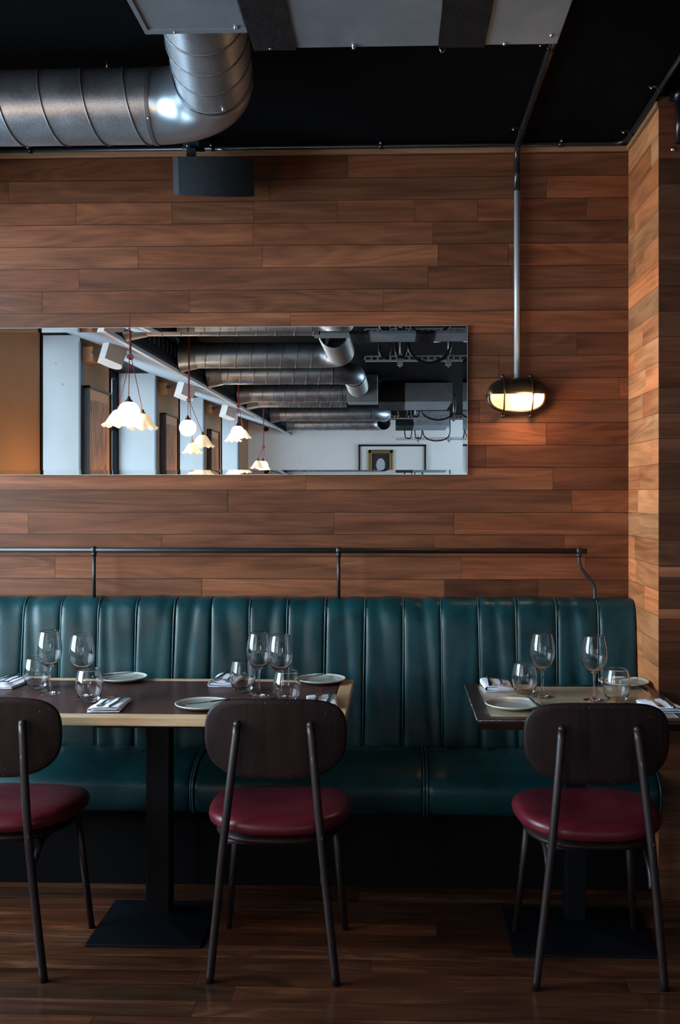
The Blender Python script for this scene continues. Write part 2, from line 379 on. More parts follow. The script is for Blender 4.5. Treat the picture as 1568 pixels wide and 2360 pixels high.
for r in range(-15, 18):
    za, zb = Z0+r*PITCH, Z0+(r+1)*PITCH
    if za > CZ: break
    js = JO.get(r) or [random.uniform(-300, 1500) for _ in range(3)]
    xs = sorted([BX0]+[at(j, 1000, WY).x for j in js if BX0+.1 < at(j, 1000, WY).x < BX1-.02]+[BX1+.002])
    zb_ = min(zb, 2.866 if r == 17 else zb)
    for i in range(len(xs)-1):
        g = .0012
        tn = tone(.62, 1.32) if (r, i) not in TN else (TN[(r, i)], random.random(), random.random())
        if r in (6, 5, 3) : tn = (tn[0]*.9, tn[1], tn[2])
        tn = (tn[0], tn[1], min(1., .25+.75*tn[2]*.6+.6*max(0, (xs[i]+.1))))  # boards redder to the right: warm light painted into their colour
        yo = WY+random.uniform(-.0006, .0006)
        wb.plank([(xs[i]+g*.6, yo, za+g), (xs[i+1]-g*.6, yo, za+g), (xs[i+1]-g*.6, yo, zb-g), (xs[i]+g*.6, yo, zb-g)],
                 [(xs[i], za), (xs[i+1], za), (xs[i+1], zb), (xs[i], zb)], tn)
i0 = len(wb.f); wb.box((BX0, WY+.0015, 0), (BX1+.6, WY+.2, CZ+.1)); 
for k in range(i0, len(wb.f)): wb.tone[k] = (.12, .5, .5)
struct('wall_back', wb, M['wall_wood'])
tr = MB(); tr.box((BX0, WY-.012, 2.862), (PIERX, WY-.0005, 2.882)); tr.box((PIERX-.010, PIERY, 2.862), (PIERX-.0005, WY-.012, 2.882))
struct('trim_1', tr, grainmat('trim_wood', (.14, .07, .035), (.30, .16, .085), .5), bevel=.002)

# boxed-out pier: short boards on its side face, long ones on its front
wp = MB()
for r in range(-15, 18):
    za, zb = Z0+r*PITCH, Z0+(r+1)*PITCH
    if za > CZ: break
    js = [PIERY, WY]; m = random.uniform(PIERY+.1, WY-.1)
    if random.random() < .75: js = [PIERY, m, WY]
    for i in range(len(js)-1):
        g = .0008; a, b = js[i], js[i+1]
        wp.plank([(PIERX, b-g, za+g), (PIERX, a+g, za+g), (PIERX, a+g, zb-g), (PIERX, b-g, zb-g)], [(b, za), (a, za), (a, zb), (b, zb)], tone(.72, 1.2))
i0 = len(wp.f); wp.box((PIERX+.001, PIERY+.001, 0), (PIERX+.5, WY, CZ+.1))
for k in range(i0, len(wp.f)): wp.tone[k] = (.2, .5, .5)
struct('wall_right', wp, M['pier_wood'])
wf = MB()
for r in range(-15, 18):
    za, zb = Z0+r*PITCH, Z0+(r+1)*PITCH
    if za > CZ: break
    g = .0009; b_ = random.uniform(1.4, 2.2)
    for a, b in ((PIERX, b_), (b_, 3.6)):
        tn = tone(.5, .85)
        wf.plank([(a+g, PIERY-.001, za+g), (b, PIERY-.001, za+g), (b, PIERY-.001, zb-g), (a+g, PIERY-.001, zb-g)], [(a, za), (b, za), (b, zb), (a, zb)], tn)
i0 = len(wf.f); wf.box((PIERX+.001, PIERY, 0), (3.6, PIERY+.05, CZ+.1))
for y0, y1 in ((1307, 1329), (1404, 1425)):     # two pale strips: reflected glare painted onto the boards
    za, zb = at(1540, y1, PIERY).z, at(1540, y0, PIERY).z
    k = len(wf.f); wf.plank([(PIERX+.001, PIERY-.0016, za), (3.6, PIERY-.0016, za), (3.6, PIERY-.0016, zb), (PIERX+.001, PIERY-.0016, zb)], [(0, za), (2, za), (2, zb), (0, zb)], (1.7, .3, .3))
for k in range(i0, i0+6): wf.tone[k] = (.12, .5, .5)
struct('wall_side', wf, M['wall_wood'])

# floor boards
fl = MB(); fp = .0895; y = WY; k = 0
lightrows = {}
while y > -1.5:
    a = y-fp; xs = [-3.4]
    while xs[-1] < 5.2: xs.append(xs[-1]+random.uniform(.7, 1.9))
    for i in range(len(xs)-1):
        fl.plank([(xs[i]+.0006, a+.0007, 0), (xs[i+1]-.0006, a+.0007, 0), (xs[i+1]-.0006, y-.0007, 0), (xs[i]+.0006, y-.0007, 0)],
                 [(xs[i], a), (xs[i+1], a), (xs[i+1], y), (xs[i], y)], tone(.6, 1.35))
    y = a
fl.plank([(-3.4, RY, 0), (5.2, RY, 0), (5.2, y, 0), (-3.4, y, 0)], [(-3.4, RY), (5.2, RY), (5.2, y), (-3.4, y)], (1, .5, .5))
i0 = len(fl.f); fl.box((-3.4, RY, -.1), (5.2, WY+.2, -.0015))
for q in range(i0, len(fl.f)): fl.tone[q] = (.25, .5, .5)
struct('floor', fl, M['floor_wood'])
ce = MB(); ce.box((-3.6, RY-.1, CZ), (5.2, WY+.2, CZ+.15)); struct('ceiling', ce, M['ceiling'])
wr = MB(); wr.box((-3.6, RY-.2, 0), (5.2, RY, CZ)); struct('wall_front', wr, plaster('white_painted_concrete', (.74, .75, .75), (.84, .85, .85)))
we = MB(); WE = (-10.95, -4.4)  # WE: unseen window opening, added to brighten far wall and ducts
we.box((3.6, WE[1], 0), (3.75, PIERY+.05, CZ)); we.box((3.6, RY, 0), (3.75, WE[0], CZ)); we.box((3.6, WE[0], 0), (3.75, WE[1], 1.1))
struct('wall_east', we, M['dark_wall'])
fr = MB(); fr.box((3.62, WE[0], .4), (3.7, WE[0]+.07, CZ)); fr.box((3.62, WE[1]-.07, .4), (3.7, WE[1], CZ)); fr.box((3.62, -8.55, .4), (3.7, -8.48, CZ)); fr.box((3.62, WE[0], .4), (3.7, WE[1], .46))
o = struct('window_6', fr, M['black']); pn = MB(); pn.add([(3.66, WE[0], .4), (3.66, WE[1], .4), (3.66, WE[1], 2.9), (3.66, WE[0], 2.9)], [(0, 1, 2, 3)]); part('pane', pn, M['pane'], o)  # window_6: added unseen window, brightens far wall and ducts

# window wall: piers, sills, reveals, panes
edges = [WY]
wl = MB()
def pier(y0, y1):
    # faces: room face brown, reveals pale
    wl.box((LX-.55, y0, 0), (LX, y1, CZ))
    n = len(wl.mi); wl.mi[n-3] = 1       # +X face
ys = sorted([v for b in BAYS for v in b]); cuts = [RY]+ys+[WY]
for i in range(0, len(cuts), 2): pier(cuts[i], cuts[i+1])
for a, b in BAYS: wl.box((LX-.55, a, 0), (LX-.1, b, .85 if a < 1 else .88))
struct('wall_left', wl, [M['concrete'], M['brown_plaster']])
tb = MB(); tk_ = MB()
for a, b in BAYS[1:]: tk_.box((LX-.02, b-.004, .02), (LX+.012, b+.035, 2.84))
struct('trim_4', tk_, M['black'])
for a, b in BAYS[1:]: tb.box((LX-.01, a-.11, .02), (LX+.008, a+.004, 2.84))   # corner bead on the far side of each opening
struct('trim_2', tb, M['grey_trim'])
so = MB()
so.add([(LX-.56, RY, 3.12), (LX-.56, WY-.02, 3.12), (-2.0, WY-.02, CZ+.02), (-2.0, RY, CZ+.02), (LX-.56, RY, 3.06), (LX-.56, WY-.02, 3.06), (-2.0, WY-.02, 2.60), (-2.0, RY, 2.60)],
       [(0, 3, 2, 1), (4, 5, 6, 7), (0, 1, 5, 4), (1, 2, 6, 5), (2, 3, 7, 6), (3, 0, 4, 7)])
struct('trim_3', so, M['soffit'])
for i, (a, b) in enumerate(BAYS):
    fr = MB(); x0, x1 = LX-.50, LX-.44
    for (p, q) in (((x0, a, .55), (x1, a+.06, 2.9)), ((x0, b-.06, .55), (x1, b, 2.9)), ((x0, a, .55), (x1, b, .61)), ((x0, a, 2.82), (x1, b, 2.9)), ((x0, a, 2.2), (x1, b, 2.25))):
        fr.box(p, q)
    o = struct('window_%d' % (i+1), fr, M['black'])
    pn = MB(); pn.add([(LX-.47, a, .55), (LX-.47, b, .55), (LX-.47, b, 2.9), (LX-.47, a, 2.9)], [(0, 1, 2, 3)])
    part('pane', pn, M['pane'], o)
    sl = MB(); sl.box((LX-.46, a+.001, .85), (LX+.02, b-.001, .885)); part('sill', sl, M['concrete'], o, bevel=.004)

# ------------------------------------------------------------------ big mirror
mx0, mx1 = -2.2, at(1067, 900, WY-.012).x; mz0, mz1 = at(900, 1083, WY-.012).z, at(900, 762, WY-.012).z; bw = .0185
mr = empty('wall_mirror', ((mx0+mx1)/2, WY, mz0), 0, 'long frameless mirror with ground edges on the timber wall, reflecting ducts and windows', 'mirror')
MO = Vector(mr.location)
def L(p): return tuple(Vector(p)-MO)
ym = WY-.012; yo = ym-.0005
a = MB(); a.add([L(p) for p in ((mx0, ym, mz0), (mx1, ym, mz0), (mx1, ym, mz1), (mx0, ym, mz1))], [(0, 1, 2, 3)])
part('silvered_face', a, M['mirror'], mr)
for nm, q in (('bevel_strip', [(mx0, ym, mz1), (mx1, ym, mz1), (mx1+bw, yo, mz1+bw), (mx0, yo, mz1+bw)]), ('bevel_strip', [(mx0, yo, mz0-bw), (mx1+bw, yo, mz0-bw), (mx1, ym, mz0), (mx0, ym, mz0)]),
              ('bevel_strip', [(mx1, ym, mz0), (mx1+bw, yo, mz0-bw), (mx1+bw, yo, mz1+bw), (mx1, ym, mz1)])):
    a = MB(); a.add([L(p) for p in q], [(0, 1, 2, 3)]); part(nm, a, M['mirror'], mr)
a = MB(); e = .0012
a.box(L((mx0, yo-.0004, mz1+bw)), L((mx1+bw+e, WY-.001, mz1+bw+e))); a.box(L((mx0, yo-.0004, mz0-bw-e)), L((mx1+bw+e, WY-.001, mz0-bw))); a.box(L((mx1+bw, yo-.0004, mz0-bw)), L((mx1+bw+e, WY-.001, mz1+bw)))
a.box(L((mx0, ym+.001, mz0-bw)), L((mx1+bw, WY-.001, mz1+bw)))
part('glass_edge', a, M['mirror_edge'], mr)

# ------------------------------------------------------------------ banquettes
SE = [at(p, 1400, 4.0).x for p in (-385, -297, -208, -120, -32, 55, 142, 230, 318, 404, 488, 578, 665, 751, 840, 928, 1016, 1104, 1191, 1283, 1377)]+[PIERX-.002]
JX = SE[10]
BP = [(3.955, .40), (3.945, .47), (3.953, .60), (3.966, .75), (3.982, .90), (3.992, .98), (4.003, 1.014), (4.023, 1.033), (4.05, 1.039), (4.10, 1.038), (4.115, 1.02)]
BPc = catmull([(0, y, z) for y, z in BP], 7)
def bench(x_list, label, fwd, seams, rnd):
    rng = random.Random(rnd); x0, x1 = x_list[0], x_list[-1]; cx = (x0+x1)/2
    b = empty('banquette', (cx, 3.85, 0), 0, label, 'bench', 'banquettes along the timber wall')
    O = Vector((cx, 3.85, 0))
    mb = MB()
    for i in range(len(x_list)-1):
        a, c = x_list[i], x_list[i+1]; ph = rng.uniform(0, 6.3); amp = rng.uniform(.0006, .0030); sk = rng.uniform(-.25, .25); sag = rng.uniform(-.004, .004)
        def fn(u, v, a=a, c=c, ph=ph, amp=amp, sk=sk, sag=sag, i=i):
            n = len(BPc)-1; k = min(int(v*n), n-1); q = BPc[k].lerp(BPc[k+1], v*n-k); d = (BPc[k+1]-BPc[k]).normalized(); nr = Vector((0, -d.z, d.y))
            # normal pointing to the room
            w_ = abs(2*u-1); puff = .0125*(1-w_**9)**.75
            wr = amp*math.sin(ph+(u+sk*q.z*3)*5+q.z*9)*(1-w_**2) + .0012*math.sin(ph*2+q.z*31+u*4)*(1-w_)
            fold = .0060*math.exp(-((u-.5-.18*math.sin(ph))*5+(q.z-.75)*2.5*math.copysign(1, sk))**2*1.8)*(1 if i % 2 else .4)
            top = max(0., (q.z-.95)/.1); puff *= (1-.75*top)
            p = q+nr*(-(0)+puff+wr-fold)
            xx = a+(c-a)*u+ .004*math.sin(q.z*4+i)*(0 if (a == x0 and u < .01) or (c == x1 and u > .99) else 1)
            return (xx-O.x, p.y-O.y, p.z)
        mb.grid(fn, 26, 60, True)
    part('backrest', mb, M['teal'], b)
    bb = MB(); bb.box((x0-O.x+.001, 4.02-O.y, .05), (x1-O.x-.001, WY-.003-O.y, 1.03)); part('back_frame', bb, M['black'], b)
    pp = MB()
    for s_ in x_list[1:-1]:
        pts = []
        for q in BPc[6::6]:
            pts.append((s_-O.x+.004*math.sin(q.z*4+x_list.index(s_)-1), q.y-O.y-.0065, q.z+.001))
        pp.tube(pts, .0027, 8)
    part('seam_piping', pp, M['piping'], b)
    SP = [(3.97, .455), (3.93, .468), (3.85, .480), (3.77, .482), (3.69, .470), (3.625, .445), (3.592, .412), (3.587, .372), (3.600, .322), (3.63, .298), (3.70, .296)]
    SPc = catmull([(0, y-(fwd if y < 3.9 else fwd*.3), z+fwd*.2) for y, z in SP], 6)
    cuts_ = [x0]+seams+[x1]; st = MB()
    for i in range(len(cuts_)-1):
        a, c = cuts_[i], cuts_[i+1]; W_ = c-a; ph = rng.uniform(0, 6)
        def fs(u, v, a=a, W_=W_, ph=ph):
            n = len(SPc)-1; k = min(int(v*n), n-1); q = SPc[k].lerp(SPc[k+1], v*n-k); d = (SPc[k+1]-SPc[k]).normalized(); nr = Vector((0, d.z, -d.y))
            ed = min(u, 1-u)*W_; edge = -.012*math.exp(-(ed/.012)**1.3)
            back = max(0., (q.y-3.72)/.25)
            X = a+W_*u
            wr = .0038*back*math.sin(X*41+ph+3*math.sin(X*13))*math.sin(q.y*55+X*9) + .0015*math.sin(X*11+ph)*math.sin(q.y*16)
            pn = -.009*math.exp(-((X*6.54-.45-round(X*6.54-.45))*8)**2)*back**1.5
            p = q+nr*(edge+wr+pn)
            return (X-O.x, p.y-O.y, p.z)
        st.grid(fs, max(20, int(W_*150)), 66, True, flip=True)
        for xe in (a+.006, c-.006):
            pi_ = MB(); pi_.tube([(xe-O.x, q.y-O.y, q.z+.0) for q in SPc[4:-4:2]], .0032, 6); part('seat_piping', pi_, M['piping'], b)
    # closed ends
    for xe in (x0+.0005, x1-.0005):
        ring = [(xe-O.x, q.y-O.y, q.z) for q in SPc]; st.add(ring+[(xe-O.x, 3.97-O.y, .3)], [tuple(range(len(ring)+1))])
    part('seat_cushion', st, M['teal'], b)
    pl = MB(); pl.box((x0-O.x+.002, 3.72-O.y, 0.001), (x1-O.x-.002, WY-.003-O.y, .31)); part('plinth', pl, M['black'], b)
    return b
bench(SE[:11], 'teal leather channel-back banquette behind the long maple-edged table, its seat set slightly back', -.022, [SE[4]+.02], 3)
bench(SE[10:], 'teal leather channel-back banquette ending against the boxed-out timber pier', .0, [at(977, 1740, 3.85).x], 11)

# rail over the banquette
RYY = 4.035; rz = H-129*RYY/F
rb = empty('back_rail', (at(700, 1270, RYY).x, RYY, 1.05), 0, 'thin black steel rail on short posts standing on the banquette back', 'rail')
O = Vector(rb.location)
def RL(p): return tuple(Vector(p)-O)
xr = at(1353, 1271, RYY).x
a = MB(); a.tube([RL((-2.3, RYY, rz)), RL((xr, RYY, rz))], .0105, 14); part('rail_bar', a, M['rail'], rb)
for px in (-350, 217, 781, 1335):
    x = at(px, 1270, RYY).x
    a = MB(); a.ball(RL((x, RYY, rz)), .0145, 16, (1, 1, 1.12)); a.tube([RL((x, RYY, rz-.024)), RL((x, RYY, rz-.008))], .010, 12); part('ball_joint', a, M['rail'], rb)
    a = MB()
    if px != 1335: a.tube([RL((x, RYY, rz)), RL((x, RYY, 1.042))], .007, 12)
    else:
        pts = [at(q[0], q[1], RYY) for q in ((1335, 1275), (1336, 1295), (1341, 1310), (1352, 1325), (1365, 1341), (1371, 1356), (1371.5, 1382))]
        a.tube([RL(p) for p in catmull(pts, 6)], .0066, 12)
    part('rail_post', a, M['rail'], rb)

# ------------------------------------------------------------------ conduits and wall lamp
vx = at(1192, 600, WY-.02).x; vy = WY-.020; r_ = .0112
cv = empty('conduit_drop', (vx, vy, 2.2), 0, 'steel conduit dropping down the timber wall to the bulkhead lamp', 'conduit')
O2 = Vector(cv.location); S = lambda p: tuple(Vector(p)-O2)
zb = at(1192, 440, vy).z; zl = at(1192, 880, vy).z
a = MB(); a.tube([S((vx, vy, zl)), S((vx, vy, zb))], r_*1.02, 16); part('bare_tube', a, M['conduit_grey'], cv)
a = MB(); pth = [(vx, vy, zb), (vx, vy, 2.78), (vx, vy, 2.83), (vx, vy-.01, 2.862), (vx, vy-.045, 2.882), (vx, vy-.09, 2.885), (vx, 3.6, 2.885), (vx, 1.9, 2.885)]
a.tube([S(p) for p in pth], r_*1.12, 14); part('painted_tube', a, M['conduit_black'], cv)
for yy in (3.93, 3.20):
    a = MB(); a.tube([S((vx, yy-.008, 2.885)), S((vx, yy+.008, 2.885))], r_*1.4, 14); a.box(S((vx-.045, yy-.008, 2.893)), S((vx+.02, yy+.008, 2.899))); a.ball(S((vx-.034, yy, 2.891)), .005, 8)
    part('saddle_clip', a, M['conduit_black'], cv)
    a = MB(); a.ball(S((vx-.034, yy, 2.8885)), .0045, 8); part('clip_screw', a, M['screw'], cv)
hc = empty('cornice_conduit', (0, WY-.02, 2.888), 0, 'black conduit clipped along the ceiling edge of the timber wall and round the pier', 'conduit')
O3 = Vector(hc.location); S3 = lambda p: tuple(Vector(p)-O3)
a = MB(); a.tube([S3(p) for p in [(-2.3, WY-.02, 2.888), (PIERX-.08, WY-.02, 2.888), (PIERX-.045, WY-.025, 2.888), (PIERX-.024, WY-.05, 2.888), (PIERX-.020, WY-.09, 2.888), (PIERX-.020, 2.2, 2.888)]], .0095, 12)
part('tube_run', a, M['conduit_black'], hc)
for px in (70, 490, 878, 1292):
    x = at(px, 335, WY-.02).x; a = MB(); a.tube([S3((x-.007, WY-.02, 2.888)), S3((x+.007, WY-.02, 2.888))], .013, 12); a.box(S3((x-.007, WY-.06, 2.894)), S3((x+.007, WY-.01, 2.899))); part('saddle_clip', a, M['conduit_black'], hc)
    a = MB(); a.ball(S3((x, WY-.052, 2.890)), .005, 8); part('clip_screw', a, M['screw'], hc)
for yy in (3.98, 3.55):
    a = MB(); a.tube([S3((PIERX-.02, yy-.007, 2.888)), S3((PIERX-.02, yy+.007, 2.888))], .013, 12); a.box(S3((PIERX-.06, yy-.007, 2.894)), S3((PIERX-.01, yy+.007, 2.899))); part('saddle_clip', a, M['conduit_black'], hc)
    a = MB(); a.ball(S3((PIERX-.052, yy, 2.890)), .005, 8); part('clip_screw', a, M['screw'], hc)
# short black pipe on the pier front, half out of frame
q = at(1566, 330, PIERY-.03); pz = empty('pier_pipe', (q.x, PIERY-.03, q.z), 0, 'short black pipe with clamp high on the dark front of the pier', 'pipe')
a = MB(); a.tube([(0, 0, 0), (0, 0, CZ-q.z-.01)], .0135, 14); part('pipe_tube', a, M['conduit_black'], pz)
a = MB(); a.tube([(0, 0, .15), (0, 0, .21)], .019, 14); a.box((-.03, .004, .16), (.03, .028, .2)); part('pipe_clamp', a, M['conduit_black'], pz)
q2 = at(1553, 343, PIERY-.006); a = MB(); a.ball((q2.x-q.x, .026, q2.z-q.z), .010, 12, (1, .5, 1)); part('screw_head', a, M['screw'], pz)

# bulkhead lamp
lc = at(1191, 914, WY-.03); lc.y = WY
lamp = empty('bulkhead_lamp', (lc.x, WY, lc.z), 0, 'oval bulkhead lamp with half-shade hood and guard bars, lit, on the timber wall', 'wall lamp')
def oval(n, hw, hh, y):
    out = []
    for k in range(n):
        a_ = 2*PI*k/n; c_, s_ = math.cos(a_), math.sin(a_)
        out.append((hw*math.copysign(abs(c_)**(2/2.6), c_), y, hh*math.copysign(abs(s_)**(2/2.6), s_)))
    return out
def loft(mb, rings, mi=0, flip=False, cap=False):
    n = len(rings[0]); vs = [p for r in rings for p in r]
    fs = [(i*n+k, (i+1)*n+k, (i+1)*n+(k+1) % n, i*n+(k+1) % n) for i in range(len(rings)-1) for k in range(n)]
    if flip: fs = [tuple(reversed(f)) for f in fs]
    mb.add(vs, fs, True, mi)
    if cap:
        o = len(mb.v)-len(vs)
        for e, r_ in ((0, rings[0]), (len(rings)-1, rings[-1])):
            c_ = [sum(p[k] for p in r_)/n for k in range(3)]; ci = len(mb.v); mb.v.append(tuple(c_)); b_ = o+e*n
            for k in range(n):
                q = (b_+(k+1) % n, b_+k, ci) if (e == 0) == flip else (b_+k, b_+(k+1) % n, ci)
                if e == 0: q = tuple(reversed(q)) if False else q
                mb.f.append(q); mb.sm.append(True); mb.mi.append(mi)
NR = 56; hw, hh = .116, .066
a = MB(); loft(a, [oval(NR, hw*.97, hh*.97, -.001), oval(NR, hw, hh, -.006), oval(NR, hw, hh, -.04), oval(NR, hw*1.03, hh*1.05, -.044), oval(NR, hw*1.03, hh*1.05, -.053), oval(NR, hw*.94, hh*.90, -.055), oval(NR, hw*.92, hh*.88, -.045)])
part('housing', a, M['lamp_metal'], lamp)
a = MB(); loft(a, [oval(NR, hw*.93, hh*.89, -.05), oval(NR, hw*.92, hh*.88, -.062), oval(NR, hw*.86, hh*.80, -.078), oval(NR, hw*.7, hh*.6, -.088), oval(NR, hw*.35, hh*.3, -.093), oval(NR, hw*.01, hh*.01, -.094)])
# ribs moulded into the glass
for i, v in enumerate(a.v):
    a.v[i] = (v[0], v[1]+.0006*math.sin(v[0]*1500), v[2])
part('ribbed_glass', a, M['prism'], lamp)
a = MB()
def hood(u, v):
    ang = PI*(-.02+1.04*u); c_, s_ = math.cos(ang), math.sin(ang); k = math.sin(v*PI/2); kk = math.cos(v*PI/2)
    x = hw*1.035*math.copysign(abs(c_)**(2/2.5), c_)*(kk**.7 if v < 1 else 0.0001)
    z = hh*1.06*math.copysign(abs(s_)**(2/2.5), s_)*(kk**.75 if v < 1 else 0.)
    x = hw*1.035*math.copysign(abs(c_)**(2/2.5), c_)*(1-.16*v**2); z = hh*1.07*max(0., s_)**(2/2.5)*(1-v**2.4)+.004
    return (x, -.045-.062*math.sin(v*PI/2), z)
a.grid(hood, 40, 14, True); part('hood', a, M['lamp_metal'], lamp, solid=.002)
for gx in (-.0565, .0565):
    a = MB(); a.tube(catmull([(gx, -.035, -.078), (gx, -.052, -.074), (gx, -.085, -.055), (gx, -.103, -.02), (gx, -.113, .005), (gx, -.108, .03), (gx, -.085, .062), (gx, -.055, .076), (gx, -.035, .080)], 5), .0036, 10); part('guard_bar', a, M['lamp_metal'], lamp)
    for sz in (-.079, .082):
        a = MB(); a.ball((gx, -.036, sz), .0095, 12, (1, 1, 1)); a.tube([(gx, -.036, sz), (gx, -.002, sz*.92)], .008, 10); part('lug_screw', a, M['lamp_metal'], lamp)
a = MB(); a.ball((-hw*1.06, -.048, 0), .007, 10); part('hinge_pin', a, M['lamp_metal'], lamp)
a = MB(); a.tube([(.095, -.045, -.002), (.075, -.045, -.002), (.06, -.045, -.002), (.0, -.045, -.002), (-.01, -.045, -.002)], [.012, .013, .018, .018, .008], 16); bulb = part('bulb', a, M['bulb'], lamp)
a = MB(); a.box((-.05, -.012, .06), (.05, -.001, .075)); 
pl = bpy.data.lights.new('lamp_glow', 'POINT'); pl.energy = 2.6; pl.color = (1, .60, .28); pl.shadow_soft_size = .03
po = bpy.data.objects.new('lamp_glow', pl); COL.objects.link(po); po.parent = lamp; po.location = (.03, -.125, -.03)

# ------------------------------------------------------------------ ducts
def spiral_duct(mbp, mbs, p0, p1, r, pitch, phase=0., n=40):
    p0, p1 = Vector(p0), Vector(p1); d = (p1-p0); Ln = d.length; d.normalize()
    mbp.tube([p0, p1], r, n, caps=False)
    up = Vector((0, 0, 1)); s_ = d.cross(up).normalized(); pts = []
    m = int(Ln/pitch*28)
    for i in range(m+1):
        a_ = 2*PI*(i/28)+phase; q = p0+d*(Ln*i/m); pts.append(q+(up*math.cos(a_)+s_*math.sin(a_))*(r+.0005))
    mbs.tube(pts, .0036, 6, smooth=True)
DR, DY, DZ = .1185, 3.26, 2.735
ex = at(357, 222, DY).x
dk = empty('spiral_duct', (ex, DY, DZ), 0, 'big galvanised spiral duct with smooth elbow, hanging below the black ceiling', 'duct')
O4 = Vector(dk.location); S4 = lambda p: Vector(p)-O4
a, b = MB(), MB(); spiral_duct(a, b, S4((-1.94, DY, DZ)), S4((ex, DY, DZ)), DR, .137, 2.4)
part('straight_duct', a, M['galv'], dk); part('spiral_seam', b, M['seam'], dk)
R = .233; c0 = Vector((ex, DY-R, DZ)); arc = []
for k in range(17):
    t_ = k/16*PI/2; arc.append(c0+Vector((R*math.sin(t_), R*math.cos(t_), 0)))
a = MB(); a.tube([S4(p) for p in arc], DR+.001, 40, caps=False); part('elbow', a, mat('elbow_steel', (.36, .42, .48), .30, .9), dk)
e1 = arc[-1]; e2 = Vector((-.511, 2.580, DZ+.052))
a, b = MB(), MB(); spiral_duct(a, b, S4(e1+Vector((0, .035, -.004))), S4(e2), DR, .105, .5); part('return_duct', a, M['galv'], dk); part('spiral_seam', b, M['seam'], dk)
for p, ax in (((ex, DY, DZ), 'x'), ((e1.x, e1.y, e1.z), 'y')):
    a = MB(); q = S4(p); dv = Vector((.006, 0, 0)) if ax == 'x' else Vector((0, .006, 0))
    a.tube([q-dv, q+dv], DR+.004, 40, caps=False); part('joint_band', a, M['seam'], dk)
for (px, py, Y_) in ((345, 268, DY-DR*.7), (435, 75, 2.58), (516, 255, 3.0)):
    q = at(px, py, Y_)
    # seat the screw on the skin
    if px == 345: dcen = Vector((q.x, DY, DZ))
    else:
        f_ = (e1.y-q.y)/(e1.y-e2.y); dcen = e1.lerp(e2, max(0, f_))
    d_ = Vector((0 if px == 345 else q.x-dcen.x, q.y-dcen.y if px == 345 else 0, q.z-dcen.z)).normalized()
    a = MB(); a.ball(S4(dcen+Vector((0, 0, 0))+d_*(DR+.003)), .006, 8); part('duct_screw', a, M['screw'], dk)
for hx in (-1.45, -.95): a = MB(); a.tube([S4((hx, DY, DZ+DR)), S4((hx, DY, CZ))], .004, 8); part('hanger_rod', a, M['screw'], dk)

def box_duct(name, lo, hi, label, tapes, screws, group='boxed duct casings', mt='sheet'):
    c = Vector(((lo[0]+hi[0])/2, (lo[1]+hi[1])/2, lo[2]))
    o = empty(name, c, 0, label, 'duct box', group)
    a = MB(); a.box(Vector(lo)-c, Vector(hi)-c); part('casing', a, M[mt], o, bevel=.003)
    for x0, x1 in tapes:
        def fn(u, v, x0=x0, x1=x1):
            return (x0+(x1-x0)*u-c.x+.0007*math.sin(v*31+x0*9)*(1 if u in (0, 1) else 0), lo[1]-.004+(hi[1]-lo[1]+.008)*v-c.y, -.004-.0025*math.sin(v*60)*math.sin(u*3.1))
        a = MB(); a.grid(fn, 8, 60, True, flip=True); a.box((x0-c.x, lo[1]-.004-c.y, -.003), (x1-c.x, lo[1]-c.y, hi[2]-c.z)); a.box((x0-c.x, hi[1]-c.y, -.003), (x1-c.x, hi[1]+.004-c.y, hi[2]-c.z)); part('sealing_tape', a, M['tape'], o)
    for s_ in screws:
        a = MB(); a.ball((s_[0]-c.x, s_[1]-c.y, -.002 if len(s_) < 3 else s_[2]-c.z), .0058, 8); part('casing_screw', a, M['screw'], o)
    return o
b1 = box_duct('plenum_box', (-.645, 1.7, 2.660), (-.385, 2.573, 2.88), 'small galvanised plenum box joined to the end of the spiral duct elbow', [], [(-.57, 2.568), (-.41, 2.55)])
a = MB(); c = Vector(b1.location); a.box(Vector((-.648, 2.556, 2.655))-c, Vector((-.384, 2.576, 2.661))-c); a.box(Vector((-.650, 1.7, 2.656))-c, Vector((-.638, 2.576, 2.661))-c); part('flange', a, M['sheet'], b1)
b2 = box_duct('fan_coil_box', (-.376, 1.55, 2.640), (.424, 2.636, 2.87), 'long galvanised duct box with two black sealing bands at the top of the picture', [(-.376, -.263), (.112, .234)], [(-.11, 2.62), (.285, 2.625), (.40, 2.58), (-.33, 2.625), (-.11, 2.632)])
q = at(1015, 115, 2.64); a = MB(); c = Vector(b2.location); a.tube([q-c+Vector((-.004, 0, .008)), q-c, q-c+Vector((.003, 0, -.008)), q-c+Vector((.012, 0, -.002)), q-c+Vector((.014, 0, .008))], .0014, 6); part('wire_end', a, M['screw'], b2)

